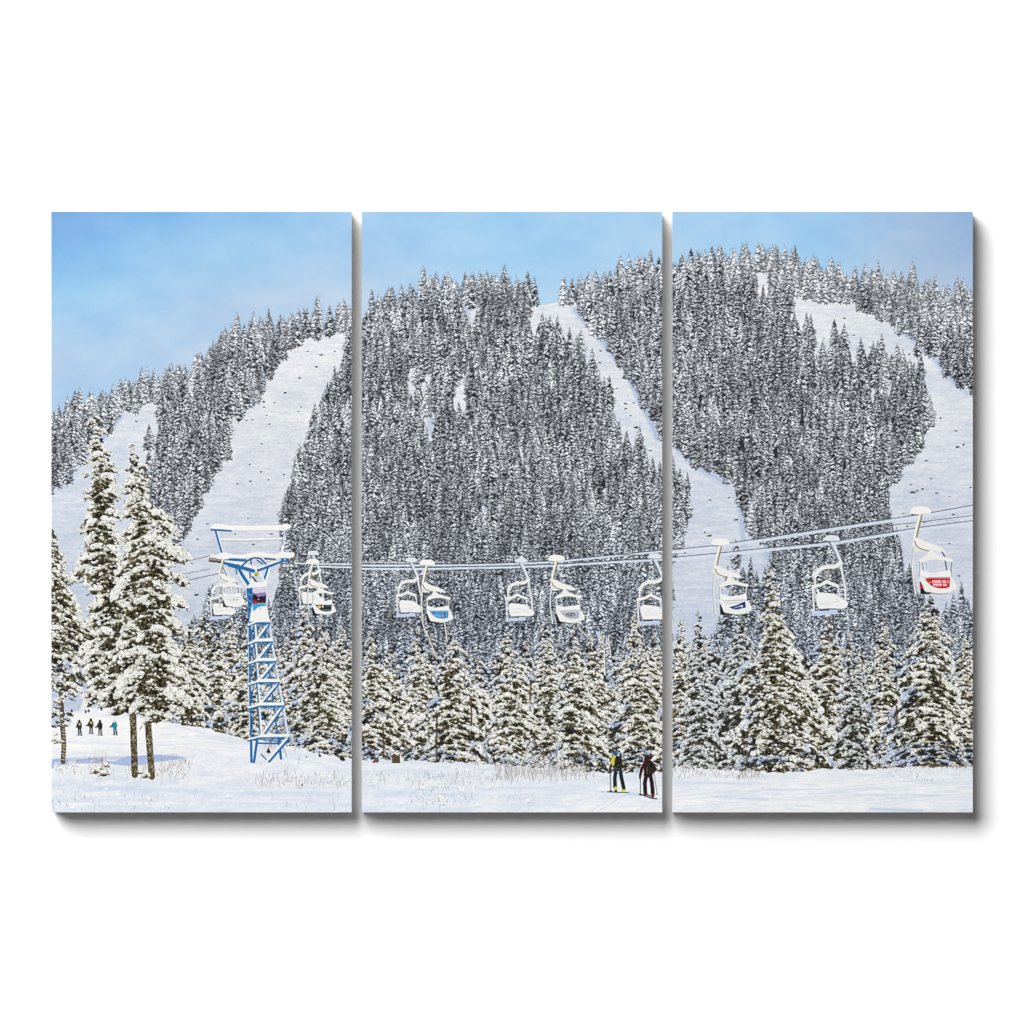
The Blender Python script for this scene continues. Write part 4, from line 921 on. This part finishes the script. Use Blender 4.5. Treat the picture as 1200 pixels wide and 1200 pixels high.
rp = nt.nodes.new('ShaderNodeValToRGB'); rp.color_ramp.elements[0].color = (.42, .29, .16, 1); rp.color_ramp.elements[1].color = (.55, .40, .24, 1)
nt.links.new(wv.outputs['Fac'], rp.inputs['Fac']); nt.links.new(rp.outputs['Color'], b.inputs['Base Color']); b.inputs['Roughness'].default_value = .7
WALL, nt, b = new_mat('white_wall_paint')
b.inputs['Roughness'].default_value = .95; b.inputs['Specular IOR Level'].default_value = .05
nz = nt.nodes.new('ShaderNodeTexNoise'); nz.inputs['Scale'].default_value = 900; nz.inputs['Detail'].default_value = 3
rp = nt.nodes.new('ShaderNodeValToRGB'); rp.color_ramp.elements[0].color = (.885, .885, .885, 1); rp.color_ramp.elements[1].color = (.9, .9, .9, 1)
nt.links.new(nz.outputs['Fac'], rp.inputs['Fac']); nt.links.new(rp.outputs['Color'], b.inputs['Base Color'])

# ---------------------------------------------------------------- solids
def wx(px): return (px - 600.0) / 1000.0
def wz(py): return (600.0 - py) / 1000.0
def box_mesh(name, x0, x1, y0, y1, z0, z1, bev=0.0):
    import bmesh
    bm = bmesh.new(); bmesh.ops.create_cube(bm, size=1.0)
    for v in bm.verts:
        v.co.x = x0 if v.co.x < 0 else x1; v.co.y = y0 if v.co.y < 0 else y1; v.co.z = z0 if v.co.z < 0 else z1
    if bev: bmesh.ops.bevel(bm, geom=list(bm.edges), offset=bev, segments=3, affect='EDGES', profile=.6)
    me = bpy.data.meshes.new(name); bm.to_mesh(me); bm.free(); return me
def link(name, data, mat=None, parent=None, loc=None):
    o = bpy.data.objects.new(name, data); COL.objects.link(o)
    if mat and data is not None: data.materials.append(mat)
    if parent: o.parent = parent
    if loc: o.location = loc
    return o

wall = link('wall', box_mesh('wall', -6, 6, 0, .12, -4.5, 4.5), WALL)
wall['kind'] = 'structure'; wall['label'] = 'plain white wall behind the three canvas prints'; wall['category'] = 'wall'

DEPTH = .0295           # how far the printed face stands off the wall
INKY = -DEPTH
GROUND_NAMES = ()
PLAB = ['left canvas print with two tall snowy firs and the blue lift tower',
        'middle canvas print with the two larger skiers at its lower right corner',
        'right canvas print with the chair with the bright red sign']
INKLIN = (lin(RGB) / ILLUM).clip(0, .97).astype(np.float32)
CELL = 1.0 / S / 1000.0
for p, (pa, pb) in enumerate(PANELS):
    c0, c1 = int(round((pa - X0) * S)), int(round((pb - X0) * S))
    root = link('canvas_print', None, None, None, (wx((pa + pb) / 2), 0, wz(Y1)))
    root.empty_display_size = .05
    root['label'] = PLAB[p]; root['category'] = 'canvas print'; root['group'] = 'triptych of stretched canvas prints on the wall'
    hw, hh = (pb - pa) / 2000.0, (Y1 - Y0) / 1000.0
    body = link('stretched_canvas', box_mesh('stretched_canvas', -hw, hw, INKY + .00025, -.0035, 0, hh, .0007), CANVAS, root)
    for nm, (xa, xb, za, zb) in {'a': (-hw + .004, hw - .004, hh - .035, hh - .004), 'b': (-hw + .004, hw - .004, .004, .035),
                                 'c': (-hw + .004, -hw + .035, .0352, hh - .0352), 'd': (hw - .035, hw - .004, .0352, hh - .0352)}.items():
        link('stretcher_bar', box_mesh('stretcher_bar', xa, xb, -.0034, -.0004, za, zb, .0004), WOOD, root)
    ids = IDS[:, c0:c1].copy(); ink = INKLIN[:, c0:c1]
    hgt, wid = ids.shape
    cnt = np.bincount(ids.ravel(), minlength=len(ITEMS))
    # the hundred hillside conifers that show largest stay single; the rest are one forest
    far = sorted([f for f in FAR if cnt[f] > 0], key=lambda f: -cnt[f])
    remap = np.arange(len(ITEMS))
    for f in far[100:]: remap[f] = FARSTUFF
    for i_ in range(1, len(ITEMS)):             # specks too small to read join what they stand on
        if 0 < cnt[i_] < 10 and ITEMS[i_]['name'] in ('fir_tree', 'conifer'): remap[i_] = FARSTUFF
        elif 0 < cnt[i_] < 4 and ITEMS[i_]['parent']: remap[i_] = ITEMS[i_]['parent']
    ids = remap[ids]
    order_ = np.argsort(ids, axis=None, kind='stable'); flat = ids.ravel()[order_]
    uniq, start = np.unique(flat, return_index=True); ends = list(start[1:]) + [flat.size]
    cells = {int(k): order_[a:b_] for k, a, b_ in zip(uniq, start, ends)}
    need = set(cells)
    for k in list(need):
        if ITEMS[k]['parent']: need.add(ITEMS[k]['parent'])
    made = {}
    def build(k):
        if k in made: return made[k]
        it = ITEMS[k]; par = root if not it['parent'] else build(it['parent'])
        if k in cells:
            c = cells[k]; r_, q_ = c // wid, c % wid
            corner = np.stack([(r_ + 1) * (wid + 1) + q_, (r_ + 1) * (wid + 1) + q_ + 1, r_ * (wid + 1) + q_ + 1, r_ * (wid + 1) + q_], 1)
            vid, inv = np.unique(corner.ravel(), return_inverse=True)
            vr, vq = vid // (wid + 1), vid % (wid + 1)
            co = np.empty((len(vid), 3), np.float32)
            co[:, 0] = -hw + vq * CELL; co[:, 1] = INKY; co[:, 2] = hh - vr * CELL
            me = bpy.data.meshes.new(it['name'])
            n_ = len(c)
            me.vertices.add(len(vid)); me.vertices.foreach_set('co', co.ravel())
            me.loops.add(4 * n_); me.loops.foreach_set('vertex_index', inv.astype(np.int32).ravel())
            me.polygons.add(n_); me.polygons.foreach_set('loop_start', np.arange(0, 4 * n_, 4, dtype=np.int32))
            me.update(calc_edges=True)
            at_ = me.attributes.new('ink', 'FLOAT_COLOR', 'FACE')
            rgba = np.ones((n_, 4), np.float32); rgba[:, :3] = ink[r_, q_]
            at_.data.foreach_set('color', rgba.ravel())
            o = link(it['name'], me, INK, par)
        else:
            o = link(it['name'], None, None, par)
        if it['label']: o['label'] = it['label']
        if it['kind']: o['kind'] = it['kind']
        made[k] = o
        return o
    for k in sorted(need):
        if k: build(k)

# ---------------------------------------------------------------- light: one big soft lamp up to the left, and the room's own dim bounce
import mathutils
LD = mathutils.Vector((-.66, -1.0, .80)).normalized()
la = bpy.data.lights.new('softbox', 'AREA'); la.shape = 'DISK'; la.size = 17.0; la.energy = 8500; la.color = (1, 1, 1)
lo = link('softbox', la); lo.location = LD * 20.0
lo.rotation_euler = (-LD).to_track_quat('-Z', 'Y').to_euler()
world = bpy.data.worlds.new('World'); scene.world = world; world.use_nodes = True
bg = world.node_tree.nodes['Background']; bg.inputs['Color'].default_value = (1, 1, 1, 1); bg.inputs['Strength'].default_value = .10

cam = bpy.data.cameras.new('camera'); co_ = link('camera', cam)
D = 10.0
co_.location = (0, -D, 0); co_.rotation_euler = (math.pi / 2, 0, 0)
cam.sensor_width = 36; cam.lens = 36 * (D - DEPTH) / 1.2; cam.clip_start = .1; cam.clip_end = 100
scene.camera = co_
scene.view_settings.view_transform = 'Standard'; scene.view_settings.look = 'None'
scene.view_settings.exposure = 0; scene.view_settings.gamma = 1
scene.cycles.use_denoising = True
scene.cycles.denoiser = 'OPENIMAGEDENOISE'
scene.cycles.denoising_input_passes = 'RGB_ALBEDO_NORMAL'
scene.cycles.max_bounces = 4
